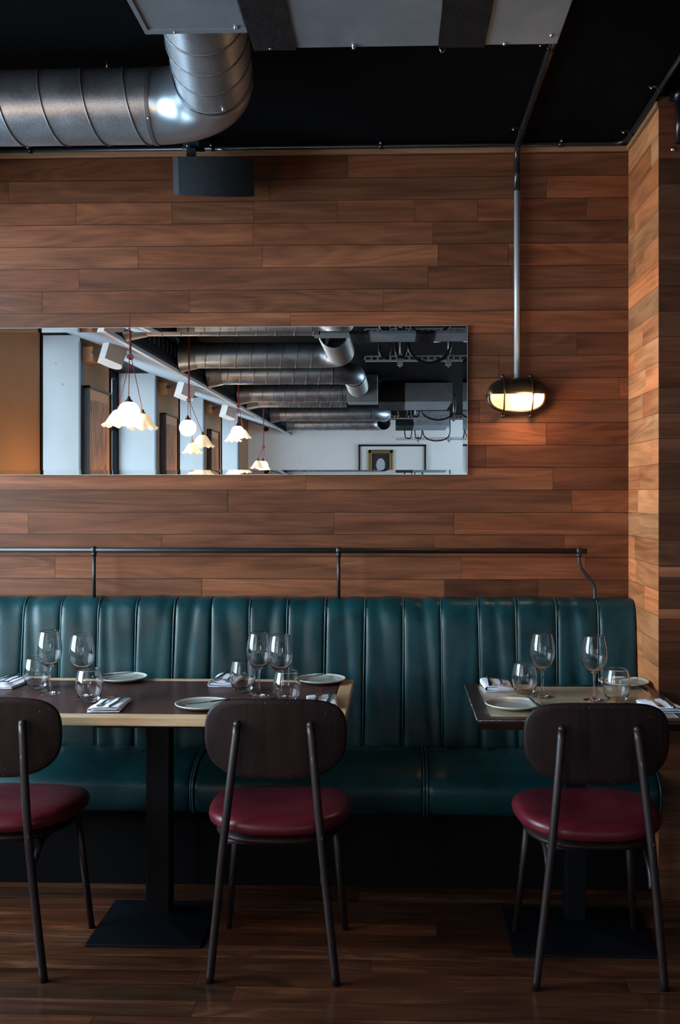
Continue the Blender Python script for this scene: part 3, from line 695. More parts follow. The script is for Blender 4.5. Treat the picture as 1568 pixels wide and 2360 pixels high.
# black loudspeaker under the cornice
sp = empty('loudspeaker', (at(492, 405, 3.96).x, 3.98, at(492, 405, 3.96).z), math.radians(7), 'black loudspeaker with curved grille hung at the ceiling edge of the timber wall', 'loudspeaker')
tilt = Matrix.Rotation(math.radians(16), 4, 'X')
def spk(m_body, m_gr, root, w_=.148, h_=.072, d_=.12):
    a = MB()
    prof = []; n = 14
    for i in range(n+1):
        u = i/n*2-1; prof.append((u*w_, -.035*(1-u*u)-d_*.45))
    prof[0] = (-w_, -d_*.45+.026); prof[1] = (-w_*.85, -.010-d_*.45)
    top = [(x, y, h_*(1+.07*(1-(x/w_)**2))) for x, y in prof]; bot = [(x, y, -h_*(1+.07*(1-(x/w_)**2))) for x, y in prof]
    back_t = [(w_*.98, d_*.5, h_*.9), (-w_*.98, d_*.5, h_*.9)]; back_b = [(w_*.98, d_*.5, -h_*.9), (-w_*.98, d_*.5, -h_*.9)]
    vs = [tuple(tilt @ Vector(p)) for p in top+back_t+bot+back_b]; m = n+3
    fs = [tuple(range(m)), tuple(reversed(range(m, 2*m)))]+[(i, (i+1) % m, m+(i+1) % m, m+i) for i in [0]+list(range(n, m))]
    a.add(vs, [tuple(reversed(f)) for f in fs]); part('cabinet', a, m_body, root, bevel=.003)
    a = MB(); a.add([tuple(tilt @ Vector((p[0]*1.0, p[1]-.001, p[2]))) for p in top+bot], [(i, i+1, n+1+i+1, n+1+i) for i in range(1, n)], True); part('grille', a, m_gr, root)
spk(M['plastic'], M['grille'], sp, .160, .070)
a = MB(); a.box((-.11, .0, .07), (-.075, .05, .115)); a.tube([(-.095, .02, .06), (-.095, .02, .135)], .016, 12); a.tube([(-.13, .03, .12), (-.04, .03, .12)], .009, 10); a.box((-.125, -.02, .127), (-.06, .07, .137)); part('ceiling_bracket', a, M['plastic'], sp)
a = MB(); a.tube([(.0, .03, .125), (.06, .02, .118)], .005, 8); part('bracket_screw', a, M['screw'], sp)
a = MB(); a.ball((-.105, -.01, .12), .006, 8); part('bracket_screw', a, M['screw'], sp)

# ------------------------------------------------------------------ tables
def table(name, x0, x1, y0, y1, label, kind, px_, bw_, bd_, cy, cc):
    c = Vector(((x0+x1)/2, (y0+y1)/2, 0)); t_ = empty(name, c, 0, label, 'table', None)
    Lc = lambda p: tuple(Vector(p)-c); T = .75; th = .030; e = .05
    if kind == 'maple':
        a = MB(); a.box(Lc((x0+e, y0+e, T-th)), Lc((x1-e, y1-e, T-.0005))); part('tabletop', a, M['brown_top'], t_)
        for p, q in (((x0, y0), (x1, y0+e)), ((x0, y1-e), (x1, y1)), ((x0, y0+e), (x0+e, y1-e)), ((x1-e, y0+e), (x1, y1-e))):
            a = MB(); a.box(Lc((p[0], p[1], T-th)), Lc((q[0], q[1], T))); part('edge_band', a, M['maple'], t_, bevel=.004)
        a = MB(); g = .003
        for p, q in (((x0+e, y0+e), (x1-e, y0+e+g)), ((x0+e, y1-e-g), (x1-e, y1-e)), ((x1-e-g, y0+e), (x1-e, y1-e))): a.box(Lc((p[0], p[1], T-.002)), Lc((q[0], q[1], T-.0002)))
        part('inlay_line', a, M['dark_edge'], t_)
    else:
        a = MB(); i_ = .012; zt, zm, zb_ = T, T-.010, T-.034
        def rect(ins, z): return [Lc((x0+ins, y0+ins, z)), Lc((x1-ins, y0+ins, z)), Lc((x1-ins, y1-ins, z)), Lc((x0+ins, y1-ins, z))]
        v = rect(e, zt)+rect(.003, zt)+rect(0, zt-.003)+rect(0, zm)+rect(i_, zb_); fs = [(k*4+j, k*4+4+j, k*4+4+(j+1) % 4, k*4+(j+1) % 4) for k in range(4) for j in range(4)]+[(19, 18, 17, 16)]
        a.add(v, fs); part('table_frame', a, M['dark_edge'], t_)
        a = MB(); a.box(Lc((x0+e, y0+e, T-.02)), Lc((x1-e, y1-e, T-.0008))); part('tabletop', a, M['tan_top'], t_)
        a = MB(); g = .0028
        for p, q in (((x0+e-g, y0+e-g), (x1-e+g, y0+e)), ((x0+e-g, y1-e), (x1-e+g, y1-e+g)), ((x0+e-g, y0+e), (x0+e, y1-e)), ((x1-e, y0+e), (x1-e+g, y1-e))): a.box(Lc((p[0], p[1], T-.002)), Lc((q[0], q[1], T+.0004)))
        part('inlay_line', a, M['tan_top'], t_)
        a = MB(); a.tube([Lc((x0+.001, y0+.003, T-.002)), Lc((x0+.001, y1-.003, T-.002))], .0022, 6); a.tube([Lc((x0+.003, y0+.001, T-.003)), Lc((x1-.003, y0+.001, T-.003))], .0010, 6); a.tube([Lc((x1-.001, y0+.003, T-.002)), Lc((x1-.001, y1-.003, T-.002))], .0018, 6); part('worn_edge', a, M['chip'], t_)
    a = MB(); s_ = .04 if kind == 'maple' else .034; a.box(Lc((px_-s_, cc-s_, .02)), Lc((px_+s_, cc+s_, T-.034))); part('column', a, M['iron'], t_, bevel=.003)
    a = MB(); a.box(Lc((px_-.16, cy-.16, T-.046)), Lc((px_+.16, cy+.16, T-.034 if kind != 'maple' else T-th))); part('top_plate', a, M['iron'], t_)
    a = MB(); bx, by = bw_/2, bd_/2; h1, h2 = .008, .030
    v = [Lc((px_+sx*bx, cy+sy*by, z)) for z in (.0, h1) for sx, sy in ((-1, -1), (1, -1), (1, 1), (-1, 1))]+[Lc((px_+sx*.05, cy+sy*.05, h2)) for sx, sy in ((-1, -1), (1, -1), (1, 1), (-1, 1))]
    a.add(v, [(3, 2, 1, 0)]+[(k*4+j, k*4+(j+1) % 4, k*4+4+(j+1) % 4, k*4+4+j) for k in range(2) for j in range(4)]+[(8, 9, 10, 11)]); part('foot_plate', a, M['iron'], t_, bevel=.003)
    return t_
table('dining_table', -1.70, -.160, 3.165, 3.835, 'long dining table, dark brown top edged in pale maple, on a square black pedestal', 'maple', -.815, .38, .36, 3.375, 3.435)
table('dining_table', .257, .950, 3.165, 3.765, 'small square table with tan top and chipped dark edge beside the timber pier', 'dark', .606, .47, .37, 3.36, 3.42)

# ------------------------------------------------------------------ chairs
def make_chair():
    root = empty('dining_chair', (0, 0, 0))
    # seat: rounded pad, domed
    a = MB(); NT_ = 56
    def outline(s_, n=NT_):
        o = []
        for k in range(n):
            an = 2*PI*k/n; c_, s2 = math.cos(an), math.sin(an); ex_ = 2/2.7
            x = math.copysign(abs(c_)**ex_, c_)*.222; y = math.copysign(abs(s2)**ex_, s2)*.205
            x *= (1.0+.05*(y/.2)); o.append((x*s_, y*s_))
        return o
    rings = []
    for s_, z in ((.80, .422), (.93, .424), (.985, .432), (1.0, .443), (.99, .456), (.955, .466), (.88, .473), (.7, .476), (.45, .474), (.2, .472), (.02, .4715)):
        rings.append([(x*1.02, y+.012, z+.006+.010*(x/.22)**2+.006*max(0, -y/.2)) for x, y in outline(s_)])
    loft(a, rings, flip=True, cap=True); part('seat', a, M['burgundy'], root)
    a = MB(); rings = [[(x, y+.005, z) for x, y in outline(s_)] for s_, z in ((.02, .408), (.86, .409), (.90, .414), (.90, .425))]
    loft(a, rings, flip=True, cap=True); part('seat_board', a, M['chair_wood'], root)
    # backrest: curved rounded plywood panel
    a = MB(); W2, H2 = .2185, .123; zc = .718
    def bo(s_, n=60):
        o = []
        for k in range(n):
            an = 2*PI*k/n; c_, s2 = math.cos(an), math.sin(an); x = math.copysign(abs(c_)**(2/(4.3 if s2 > 0 else 3.0)), c_)*W2*s_; z = math.copysign(abs(s2)**(2/(3.5 if s2 > 0 else 2.6)), s2)*H2*s_
            x *= 1-.03*max(0, -z/H2)
            o.append((x, z))
        return o
    def bp(x, z, off): return (x, -.146+off+.55*x*x, zc+z)
    rings = [[bp(x, z, .006) for x, z in bo(s_)] for s_ in (.02, .3, .6, .85, .965)]+[[bp(x, z, .0045) for x, z in bo(.99)]]+[[bp(x, z, 0) for x, z in bo(1.)]]+[[bp(x, z, -.0045) for x, z in bo(.99)]]+[[bp(x, z, -.006) for x, z in bo(s_)] for s_ in (.965, .85, .6, .3, .02)]
    loft(a, rings, cap=True); part('backrest', a, M['chair_wood'], root)
    for sx in (-1, 1):
        a = MB(); p = catmull([(sx*.190, -.190, .0), (sx*.1735, -.196, .16), (sx*.156, -.200, .33), (sx*.1447, -.199, .44), (sx*.128, -.186, .60), (sx*.111, -.163, .766)], 6)
        n = len(p); a.tube(p, [.0125 for i in range(n)], 16); a.ball(p[-1], .0125, 14); part('leg', a, M['tube'], root)
        a = MB(); p = [(sx*.197, .186, 0), (sx*.178, .166, .21), (sx*.160, .146, .415)]; a.tube(p, [.0105, .0118, .0125], 14); part('leg', a, M['tube'], root)
        a = MB(); a.tube(catmull([(sx*.150, -.186, .30), (sx*.150, -.165, .35), (sx*.148, -.10, .392), (sx*.150, .0, .402), (sx*.158, .14, .404)], 5), .009, 10); part('side_brace', a, M['tube'], root)
    for by_, bx_ in ((.13, .16), (-.12, .148)): a = MB(); a.tube([(-bx_, by_, .40), (bx_, by_, .40)], .009, 10); part('cross_brace', a, M['tube'], root)
    return root
ch0 = make_chair()
chairs = [(-1.232, 3.165, -3.5, 'dark chair with burgundy seat cut by the picture edge, beside the square black pedestal'),
          (-.366, 3.166, -.2, 'dark chair with burgundy seat in the middle, at the free end of the long table'),
          (.599, 3.160, 1.2, 'dark chair with burgundy seat pulled up to the small square table')]
for i, (x, y, a_, lb) in enumerate(chairs):
    c = ch0 if i == 0 else copy_tree(ch0)
    tl = math.radians(1.5) if i == 2 else 0.; c.location = (x, y, .19*math.sin(tl)); c.rotation_euler = (tl, 0, math.radians(a_)); tag(c, lb, 'chair', 'burgundy-seated dining chairs')

# ------------------------------------------------------------------ tableware
TZ = .7502
def wine_glass():
    r = empty('wine_glass')
    a = MB()   # foot + stem + bowl share seams
    foot = [(.0, .0), (.012, .0004), (.028, .0004), (.036, .0006), (.0365, .0016), (.034, .0026), (.022, .0042), (.010, .0075), (.0052, .014)]
    stem = [(.0052, .014), (.0040, .028), (.0036, .055), (.0040, .080), (.0058, .093)]
    bowl = [(.0058, .093), (.014, .0985), (.028, .109), (.0385, .125), (.0438, .146), (.0440, .162), (.0415, .185), (.0370, .208), (.0340, .2215), (.0336, .2225), (.0332, .2218), (.0360, .2078), (.0404, .185), (.0428, .162), (.0426, .147), (.0374, .127), (.027, .1118), (.013, .1022), (.002, .1005)]
    foot = [(.0002, .0)]+foot[1:]
    def sm(p): return [(q.x, q.z) for q in catmull([(x, 0, z) for x, z in p], 3)]
    MB_ = MB(); MB_.lathe(sm(bowl), 48); part('bowl', MB_, M['glass'], r)
    MB_ = MB(); MB_.lathe(sm(stem), 24); part('stem', MB_, M['glass'], r)
    MB_ = MB(); MB_.lathe(foot, 48); part('foot', MB_, M['glass'], r)
    return r
def tumbler():
    o = MB(); p = [(.0002, .0), (.018, .0), (.0255, .001), (.034, .010), (.0425, .030), (.0462, .052), (.0455, .072), (.0405, .098), (.0375, .110), (.0369, .111), (.0363, .110), (.0392, .097), (.0441, .072), (.0448, .053), (.041, .032), (.032, .0150), (.018, .0095), (.0002, .009)]
    o.lathe([(q.x, q.z) for q in catmull([(x, 0, z) for x, z in p], 3)], 48); return o
def plate():
    o = MB(); p = [(.0002, .0), (.052, .0), (.062, .002), (.080, .0075), (.0905, .0125), (.0925, .0150), (.0915, .0165), (.0885, .0160), (.078, .0105), (.066, .0062), (.058, .0045), (.0002, .0042)]
    o.lathe([(q.x, q.z) for q in catmull([(x, 0, z) for x, z in p], 3)], 64); return o
WG = [(114, 1598, 'stemmed wine glass nearest the picture edge, foot in view beside a stemless glass'),
      (189, 1609, 'wine glass right behind the stemless glass that touches the napkin with fork and knife'),
      (597, 1604, 'wine glass above the middle chair with its whole stem and foot in view'),
      (647, 1611, 'stemmed wine glass whose stem hides behind a stemless glass, above the middle chair'),
      (1251, 1606, 'stemmed wine glass on the small square table next to the folded napkin side'),
      (1370, 1614, 'stemmed wine glass on the small square table in front of the last banquette seam')]
g0 = wine_glass()
for i, (px, py, lb) in enumerate(WG):
    g = g0 if i == 0 else copy_tree(g0); g.location = on(px, py, TZ); g.rotation_euler = (0, 0, i*1.1); tag(g, lb, 'wine glass', 'stemmed wine glasses on the tables')
TG = [(84, 1586, 'stemless glass tumbler in front of the napkin at the picture edge on the long table'),
      (206, 1617, 'stemless glass tumbler touching the folded napkin with fork and knife on the long table'),
      (560, 1593, 'stemless glass tumbler in front of the rolled napkin, back row of the long table'),
      (661, 1622, 'stemless glass tumbler just above the top of the middle chair back'),
      (1210, 1599, 'stemless glass tumbler beside the napkin on the small square table'),
      (1422, 1616, 'stemless glass tumbler in front of the far plate on the small square table')]
tm = tumbler().build('stemless_glass', M['glass'])
for i, (px, py, lb) in enumerate(TG):
    g = tm if i == 0 else tm.copy()
    if i: COL.objects.link(g)
    g.location = on(px, py, TZ); tag(g, lb, 'glass', 'stemless glasses on the tables')
PL = [(283, 1568, 'grey side plate at the back of the long table, beyond the folded napkin'), (468, 1630, 'pale side plate at the front edge of the long table beside the middle chair'),
      (741, 1572, 'grey side plate at the back corner of the long table by the maple edge'), (1182, 1630, 'pale side plate at the front of the small square table'),
      (1438, 1578, 'grey side plate at the back of the small square table by the timber pier')]
pm = plate().build('side_plate', M['plate']); plates = []
for i, (px, py, lb) in enumerate(PL):
    g = pm if i == 0 else pm.copy()
    if i: COL.objects.link(g)
    g.location = on(px, py, TZ); plates.append(Vector(g.location)); tag(g, lb, 'plate', 'side plates on the tables')

def knife_mb(Lk=.20):
    a = MB(); h = Lk*.48; n = 12; pts = []
    prof = [(0, .0052, .003), (.01, .0062, .0036), (h*.5, .0055, .0034), (h, .0042, .003)]
    vs = []; 
    for y, w_, t_ in prof:
        for k in range(10): an = 2*PI*k/10; vs.append((w_*math.cos(an), y, .004+t_*math.sin(an)))
    a.add(vs, [(i*10+k, i*10+(k+1) % 10, (i+1)*10+(k+1) % 10, (i+1)*10+k) for i in range(3) for k in range(10)]+[tuple(reversed(range(10)))], True)
    return a, h
def make_knife(Lk=.20):
    r = empty('table_knife'); a, h = knife_mb(Lk); part('knife_handle', a, M['steel'], r)
    b = MB(); out = [(-.0042, h), (-.0048, h+.012), (-.0095, h+.02), (-.0105, Lk*.85), (-.006, Lk*.96), (.001, Lk), (.0045, Lk*.97), (.0048, h+.02), (.0042, h)]
    vs = [(x, y, .0048) for x, y in out]+[(x, y, .0034) for x, y in out]; n = len(out)
    b.add(vs, [tuple(reversed(range(n))), tuple(range(n, 2*n))]+[(i, (i+1) % n, n+(i+1) % n, n+i) for i in range(n)]); part('blade', b, M['steel'], r)
    return r
def make_fork(Lf=.195):
    r = empty('table_fork'); a = MB()
    def cz(y): return .0035+.012*max(0, (y-.135)/.06)**1.2-.004*math.exp(-((y-.13)/.02)**2)
    def strip(path, t_=.0011):
        vs = []
        for y, w_, x in path: vs += [(x-w_, y, cz(y)+t_), (x+w_, y, cz(y)+t_), (x+w_, y, cz(y)-t_), (x-w_, y, cz(y)-t_)]
        n = len(path); a.add(vs, [(i*4+k, (i+1)*4+k, (i+1)*4+(k+1) % 4, i*4+(k+1) % 4) for i in range(n-1) for k in range(4)]+[(0, 1, 2, 3), ((n-1)*4+3, (n-1)*4+2, (n-1)*4+1, (n-1)*4)], False)
    strip([(0, .0065, 0), (.01, .009, 0), (.04, .006, 0), (.09, .0032, 0), (.118, .0032, 0), (.130, .009, 0), (.140, .0115, 0), (.150, .0118, 0)], .0013)
    part('fork_handle', a, M['steel'], r)
    a = MB()
    for x in (-.0099, -.0033, .0033, .0099): strip([(.149, .0019, x), (.17, .0018, x), (.19, .0013, x), (Lf, .0006, x*.97)], .0011)
    part('tines', a, M['steel'], r)
    return r
def napkin(wd=.10, dp=.22):
    """folded linen: stacked layers rolled over at one long side"""
    a = MB(); prof = []
    # section across x, spiral fold
    pts = [(-wd/2, .0015), (-wd*.2, .0012), (wd*.38, .001), (wd*.49, .0035), (wd*.5, .0095), (wd*.45, .0145), (wd*.25, .0155), (-wd*.2, .0125), (-wd*.46, .009), (-wd*.49, .0066), (-wd*.44, .0052), (0, .0062), (wd*.36, .0068), (wd*.42, .0085), (wd*.38, .0105), (wd*.2, .0102), (-wd*.40, .0078)]
    P = catmull([(x, 0, z) for x, z in pts], 5)
    def fn(u, v):
        n = len(P)-1; k = min(int(u*n), n-1); q = P[k].lerp(P[k+1], u*n-k)
        y = (v-.5)*dp; e_ = .0012*math.sin(q.x*70+v*5)
        return (q.x*(1+.04*math.sin(v*7)), y+.006*math.sin(q.x*31+q.z*200), q.z*(1+.12*math.sin(v*5+1))+abs(e_)*.6)
    a.grid(fn, len(P)*1, 16, True); return a
nm0 = napkin().build('folded_napkin', M['napkin'], solid=.0014)
k0 = make_knife(); f0 = make_fork(); used = [0, 0, 0]
# napkins: px,py centre, rotation deg, label ; front settings point away from the camera
NP = [(22, 1578, 172, 'white folded napkin at the very edge of the picture on the long table'),
      (253, 1630, 2, 'white folded napkin with fork and knife at the front edge of the long table'),
      (522, 1574, 176, 'white folded napkin partly behind a stemless glass at the back of the long table'),
      (741, 1622, 3, 'white folded napkin peeking over the middle chair back'),
      (1146, 1584, 182, 'white folded napkin with cutlery at the back corner of the small square table'),
      (1520, 1632, 3, 'white folded napkin with fork and knife at the pier end of the small table')]
where = ['at the very edge of the picture', 'at the front edge of the long table', 'partly hidden by a stemless glass', 'peeking over the middle chair back', 'at the back of the small square table', 'at the pier end of the small table']
for i, (px, py, rz_, lb) in enumerate(NP):
    g = nm0 if i == 0 else nm0.copy()
    if i: COL.objects.link(g)
    c = on(px, py, TZ); g.location = c; g.rotation_euler = (0, 0, math.radians(rz_)); tag(g, lb, 'napkin', 'folded napkins on the tables')
    if i in (2,): g.scale = (.95, .75, 1.25)
    if i in (0, 4): g.scale = (1.05, .75, 1.1)
    rot = Matrix.Rotation(math.radians(rz_), 3, 'Z')
    kf = k0 if used[0] == 0 else copy_tree(k0); ff = f0 if used[1] == 0 else copy_tree(f0); used[0] = used[1] = 1
    sgn = 1 if i in (1, 3, 5) else 1
    dy = -.085 if i in (1, 3, 5) else -.10
    zt = .0165 if i in (1, 3, 5) else .0185
    kf.location = c+rot @ Vector((.020, dy-.005, zt)); kf.rotation_euler = (0, 0, math.radians(rz_-5))
    ff.location = c+rot @ Vector((-.018, dy+.01, zt)); ff.rotation_euler = (0, 0, math.radians(rz_-2))
    tag(kf, 'steel table knife lying on the white napkin '+where[i], 'knife', 'knives on the napkins'); tag(ff, 'steel fork lying on the white napkin '+where[i], 'fork', 'forks on the napkins')
# butter knives resting on the plates
BK = [(0, -.105, -.035, -55, 'small butter knife across the grey plate at the back of the long table'), (1, .095, .035, 122, 'small butter knife on the pale plate at the front of the long table'),
      (2, -.085, -.055, -40, 'small butter knife across the grey plate at the maple corner of the long table'), (3, .062, .075, 185, 'small butter knife on the pale plate of the small square table'),
      (4, -.09, -.03, -60, 'small butter knife on the grey plate by the timber pier')]
bk0 = make_knife(.165); bk0.name = 'butter_knife'
for j, (pi2, dx, dy, rz_, lb) in enumerate(BK):
    kf = bk0 if j == 0 else copy_tree(bk0); kf.location = plates[pi2]+Vector((dx, dy, .0165)); kf.rotation_euler = (0, 0, math.radians(rz_)); tag(kf, lb, 'knife', 'butter knives on the plates')

# ------------------------------------------------------------------ the room behind the camera, seen in the mirror
def ref(px, py, D):
    """point seen in the mirror at distance D from the mirrored viewpoint"""
    p = at(px, py, D); return Vector((p.x, 2*(WY-.012)-D, p.z))
# pendants
def pendant(D, gpx, gpy, bells, label, knot, first):
    c = ref(gpx, gpy, D); r = empty('pendant_cluster', (c.x, c.y, 2.9), 0, label, 'pendant light', 'globe and ruffle pendant clusters')
    O_ = Vector(r.location); kz = ref(gpx, knot, D).z; K = Vector((c.x+.01, c.y, kz))-O_
    a = MB(); a.ball(c-O_, .075, 24); part('opal_globe', a, M['globe'], r)
    items = [(c-O_, .078)]
    for bx, by, sc_, dy in bells:
        b = ref(bx, by, D)+Vector((0, dy, 0)); b = b-O_
        prof = [(.020, .060), (.035, .052), (.052, .030), (.066, .005), (.082, -.025), (.100, -.042)]
        def mod(rr, z, an): k = max(0, (rr-.06)/.04); return rr*(1+.09*k*math.cos(an*9)), z+.008*k*math.cos(an*9+1)
        a = MB(); a.lathe([(q.x*sc_, q.z*sc_) for q in catmull([(x, 0, z) for x, z in prof], 4)], 72, b, mod); part('ruffled_shade', a, M['shade'], r, solid=.003)
        items.append((b, .058*sc_))
    for i, (b, h_) in enumerate(items):
        t0 = b+Vector((0, 0, h_)); a = MB(); a.lathe([(.034, -.012), (.026, .004), (.012, .018), (.008, .035), (.002, .036)], 20, t0-Vector((0, 0, .004))); part('brass_cap', a, M['brass'], r)
        a = MB(); a.tube([t0+Vector((0, 0, .02)), K+Vector((.006*(i-1), 0, 0))], .0028, 6); part('cord', a, M['red_cord'], r)
    a = MB()
    for k in range(3):
        pts = []
        n = 40; Hh = -K.z
        for i in range(n+1): an = i*.9+k*2.09; pts.append((K.x+.006*math.cos(an), K.y+.006*math.sin(an), K.z+Hh*i/n))
        a.tube(pts, .0032, 6)
    a.tube([K+Vector((.018*math.cos(t2), .01*math.sin(2*t2), .018*math.sin(t2))) for t2 in [i*.4 for i in range(17)]], .0045, 6)
    part('cord_knot', a, M['red_cord'], r)
pendant(6.75, 297, 950, [(266, 964, 1.08, -.09), (323, 972, 1.0, -.07)], 'largest glowing cluster of globe and ruffled shades on red cord in the mirror', 822, 1)
pendant(8.75, 433, 986, [(464, 1018, 1.02, -.05), (438, 1034, .9, -.10)], 'second glowing pendant cluster from the large one in the mirror, bow-tied red cord', 921, 0)
pendant(11.2, 548, 996, [(534, 1008, .95, -.10), (556, 1000, .95, -.12)], 'third glowing pendant cluster from the large one in the mirror', 935, 0)
pendant(13.6, 606, 1074, [(596, 1072, 1.0, .05), (612, 1084, 1., -.05)], 'smallest pendant cluster at the lower edge of the mirror before the far wall', 1030, 0)

# pictures on the piers
def pier_picture(y_near, label, first):
    w_ = .72; h_ = 1.25; zt = 2.45
    o = empty('pier_picture', (LX, y_near-w_/2, zt-h_), 0, label, 'picture', 'deep-framed sepia prints between the windows')
    a = MB(); d = .075; f_ = .02
    a.box((.001, -w_/2, 0), (.02, w_/2, h_))
    for p, q in (((.02, -w_/2, 0), (d, -w_/2+f_, h_)), ((.02, w_/2-f_, 0), (d, w_/2, h_)), ((.02, -w_/2, 0), (d, w_/2, f_)), ((.02, -w_/2, h_-f_), (d, w_/2, h_))): a.box(p, q)
    part('frame', a, M['picture_black'], o)
    a = MB(); a.box((.05, -w_/2+f_, f_), (.055, w_/2-f_, h_-f_)); part('print_sheet', a, M['print_margin'], o)
    a = MB(); a.box((.055, -w_/2+.11, .10), (.057, w_/2-.11, h_-.12)); a.box((.0571, -w_/2+.08, h_-.24), (.058, w_/2-.08, h_-.12)); part('printed_image', a, M['print'], o)
def vy_(D): return 2*(WY-.012)-D
for D_, lb in ((8.98, 'black box-framed sepia print between the nearest two windows in the mirror'), (12.0, 'second black box-framed sepia print along the window wall in the mirror'), (15.0, 'third and smallest black box-framed sepia print on the window wall in the mirror')):
    pier_picture(vy_(D_), lb, 0)
# pale loudspeakers on the piers
for D_, lb in ((8.4, 'off-white loudspeaker on a wood block above the nearest print in the mirror'), (11.35, 'off-white loudspeaker above the second print in the mirror'), (14.3, 'off-white loudspeaker above the third print in the mirror')):
    yy = vy_(D_); o = empty('pier_loudspeaker', (-2.40, yy, 2.655), math.radians(62), lb, 'loudspeaker', 'off-white loudspeakers over the prints')
    spk(M['white_plastic'], M['white_plastic'], o, .155, .095, .15)
    P_ = Matrix.Rotation(-math.radians(62), 4, 'Z'); lw = lambda *p: tuple(P_ @ Vector(p))
    a = MB(); a.tube([lw(0, 0, .06), lw(-.12, -.25, .09), lw(-.38, -.66, .10)], .018, 10); part('swivel_arm', a, M['picture_black'], o)
    a = MB(); a.box((LX+2.401, -.76, .02), (LX+2.50, -.60, .15), 0, P_); part('mounting_block', a, M['oak'], o)
# assumed warm lamps low on the piers, unseen, added to warm the mirrored piers
for D_ in (7.62, 9.72, 12.75, 15.8):
    o = empty('assumed_pier_lamp', (LX, vy_(D_)+.1, 1.32), 0, 'assumed unseen warm globe wall lamp low on a window pier behind the camera', 'wall lamp', 'assumed warm lamps on the window piers')
    a = MB(); a.tube([(.001, 0, 0), (.02, 0, 0)], .05, 16); a.tube([(.015, 0, 0), (.36, 0, 0)], .01, 8); part('wall_bracket', a, M['brass'], o)
    a = MB(); a.ball((.40, 0, 0), .055, 16); part('lamp_globe', a, emis('assumed_warm_globe', (1, .50, .18), 190.), o)

# ducts in the mirror
def far_duct(D_, x_end, label, r=.1165, z=2.7265, elbow=0, name='spiral_duct', Lflex=0):
    yy = vy_(D_); o = empty(name, (x_end, yy, z), 0, label, 'duct', 'spiral ducts across the room in the mirror')
    O_ = Vector(o.location); a, b = MB(), MB()
    spiral_duct(a, b, Vector((-1.88-x_end, 0, 0)), Vector((0, 0, 0)), r, .137, D_, 28); part('straight_duct', a, M['galv'], o); part('spiral_seam', b, M['seam'], o)
    a = MB(); a.tube([(-1.955-x_end, 0, 0), (-1.80-x_end, 0, 0)], [r*1.3, r*1.02], 28, caps=False); part('collar', a, M['galv'], o)
    if elbow:
        R2 = .2; s_ = elbow; pts = [Vector((R2*math.sin(t2), s_*(R2-R2*math.cos(t2)), 0)) for t2 in [k/10*PI/2 for k in range(11)]]
        a = MB(); a.tube(pts, r, 28, caps=False); part('elbow', a, M['galv'], o)
        if Lflex:
            p0 = pts[-1]; n = 70; pp = [p0+Vector((0, s_*Lflex*i/n, 0)) for i in range(n+1)]; a = MB(); a.tube(pp, [r*(1.0+.06*math.cos(i*PI/3)) for i in range(n+1)], 24, caps=False); part('flexible_duct', a, M['flex'], o)
    return o
far_duct(7.2, -.55, 'spiral duct running along the top edge of the mirror')
far_duct(9.05, ref(737, 820, 9.05).x, 'spiral duct turning into a ribbed flexible duct, nearest full one in the mirror', elbow=1, Lflex=1.0)
far_duct(10.4, ref(770, 860, 10.4).x, 'spiral duct just behind the ribbed flexible duct in the mirror', elbow=-1, Lflex=1.2)
far_duct(12.4, ref(790, 905, 12.4).x, 'spiral duct with a dropped offset, midway down the mirrored ceiling', elbow=-1)
far_duct(13.15, ref(800, 930, 13.15).x, 'thinner spiral duct half hidden in the middle of the mirrored ceiling')
far_duct(15.6, ref(855, 955, 15.6).x, 'spiral duct with dark elbow, second from the far wall in the mirror', elbow=-1)
far_duct(17.9, ref(860, 985, 17.9).x, 'last spiral duct in front of the pale far wall in the mirror', elbow=1)
def fbox(px0, px1, D0, D1, zb_, label, tp):
    x0, x1 = ref(px0, 900, D0).x, ref(px1, 900, D0).x; y1, y0 = vy_(D0), vy_(D1)
    return box_duct('fan_coil_box', (x0, y0, zb_), (x1, y1, 2.88), label, [(x0+(x1-x0)*a_, x0+(x1-x0)*b_) for a_, b_ in tp], [], 'boxed duct casings', 'sheet')
fbox(720, 805, 7.42, 7.66, 2.66, 'small grey plenum at the top edge of the mirror feeding the flexible duct', [])
fbox(806, 1080, 7.30, 7.70, 2.635, 'grey duct box with dark bands along the top edge of the mirror', [(.0, .16), (.56, .72)])
fbox(872, 1042, 12.7, 14.0, 2.64, 'grey and black duct box in the middle right of the mirror', [(0., .36)])
fbox(912, 1036, 17.0, 18.4, 2.64, 'farthest grey duct box in the mirror, above the far picture', [(0., .34)])
fbox(800, 870, 11.83, 12.22, 2.56, 'small grey plenum below the flexible duct in the middle of the mirror', [])
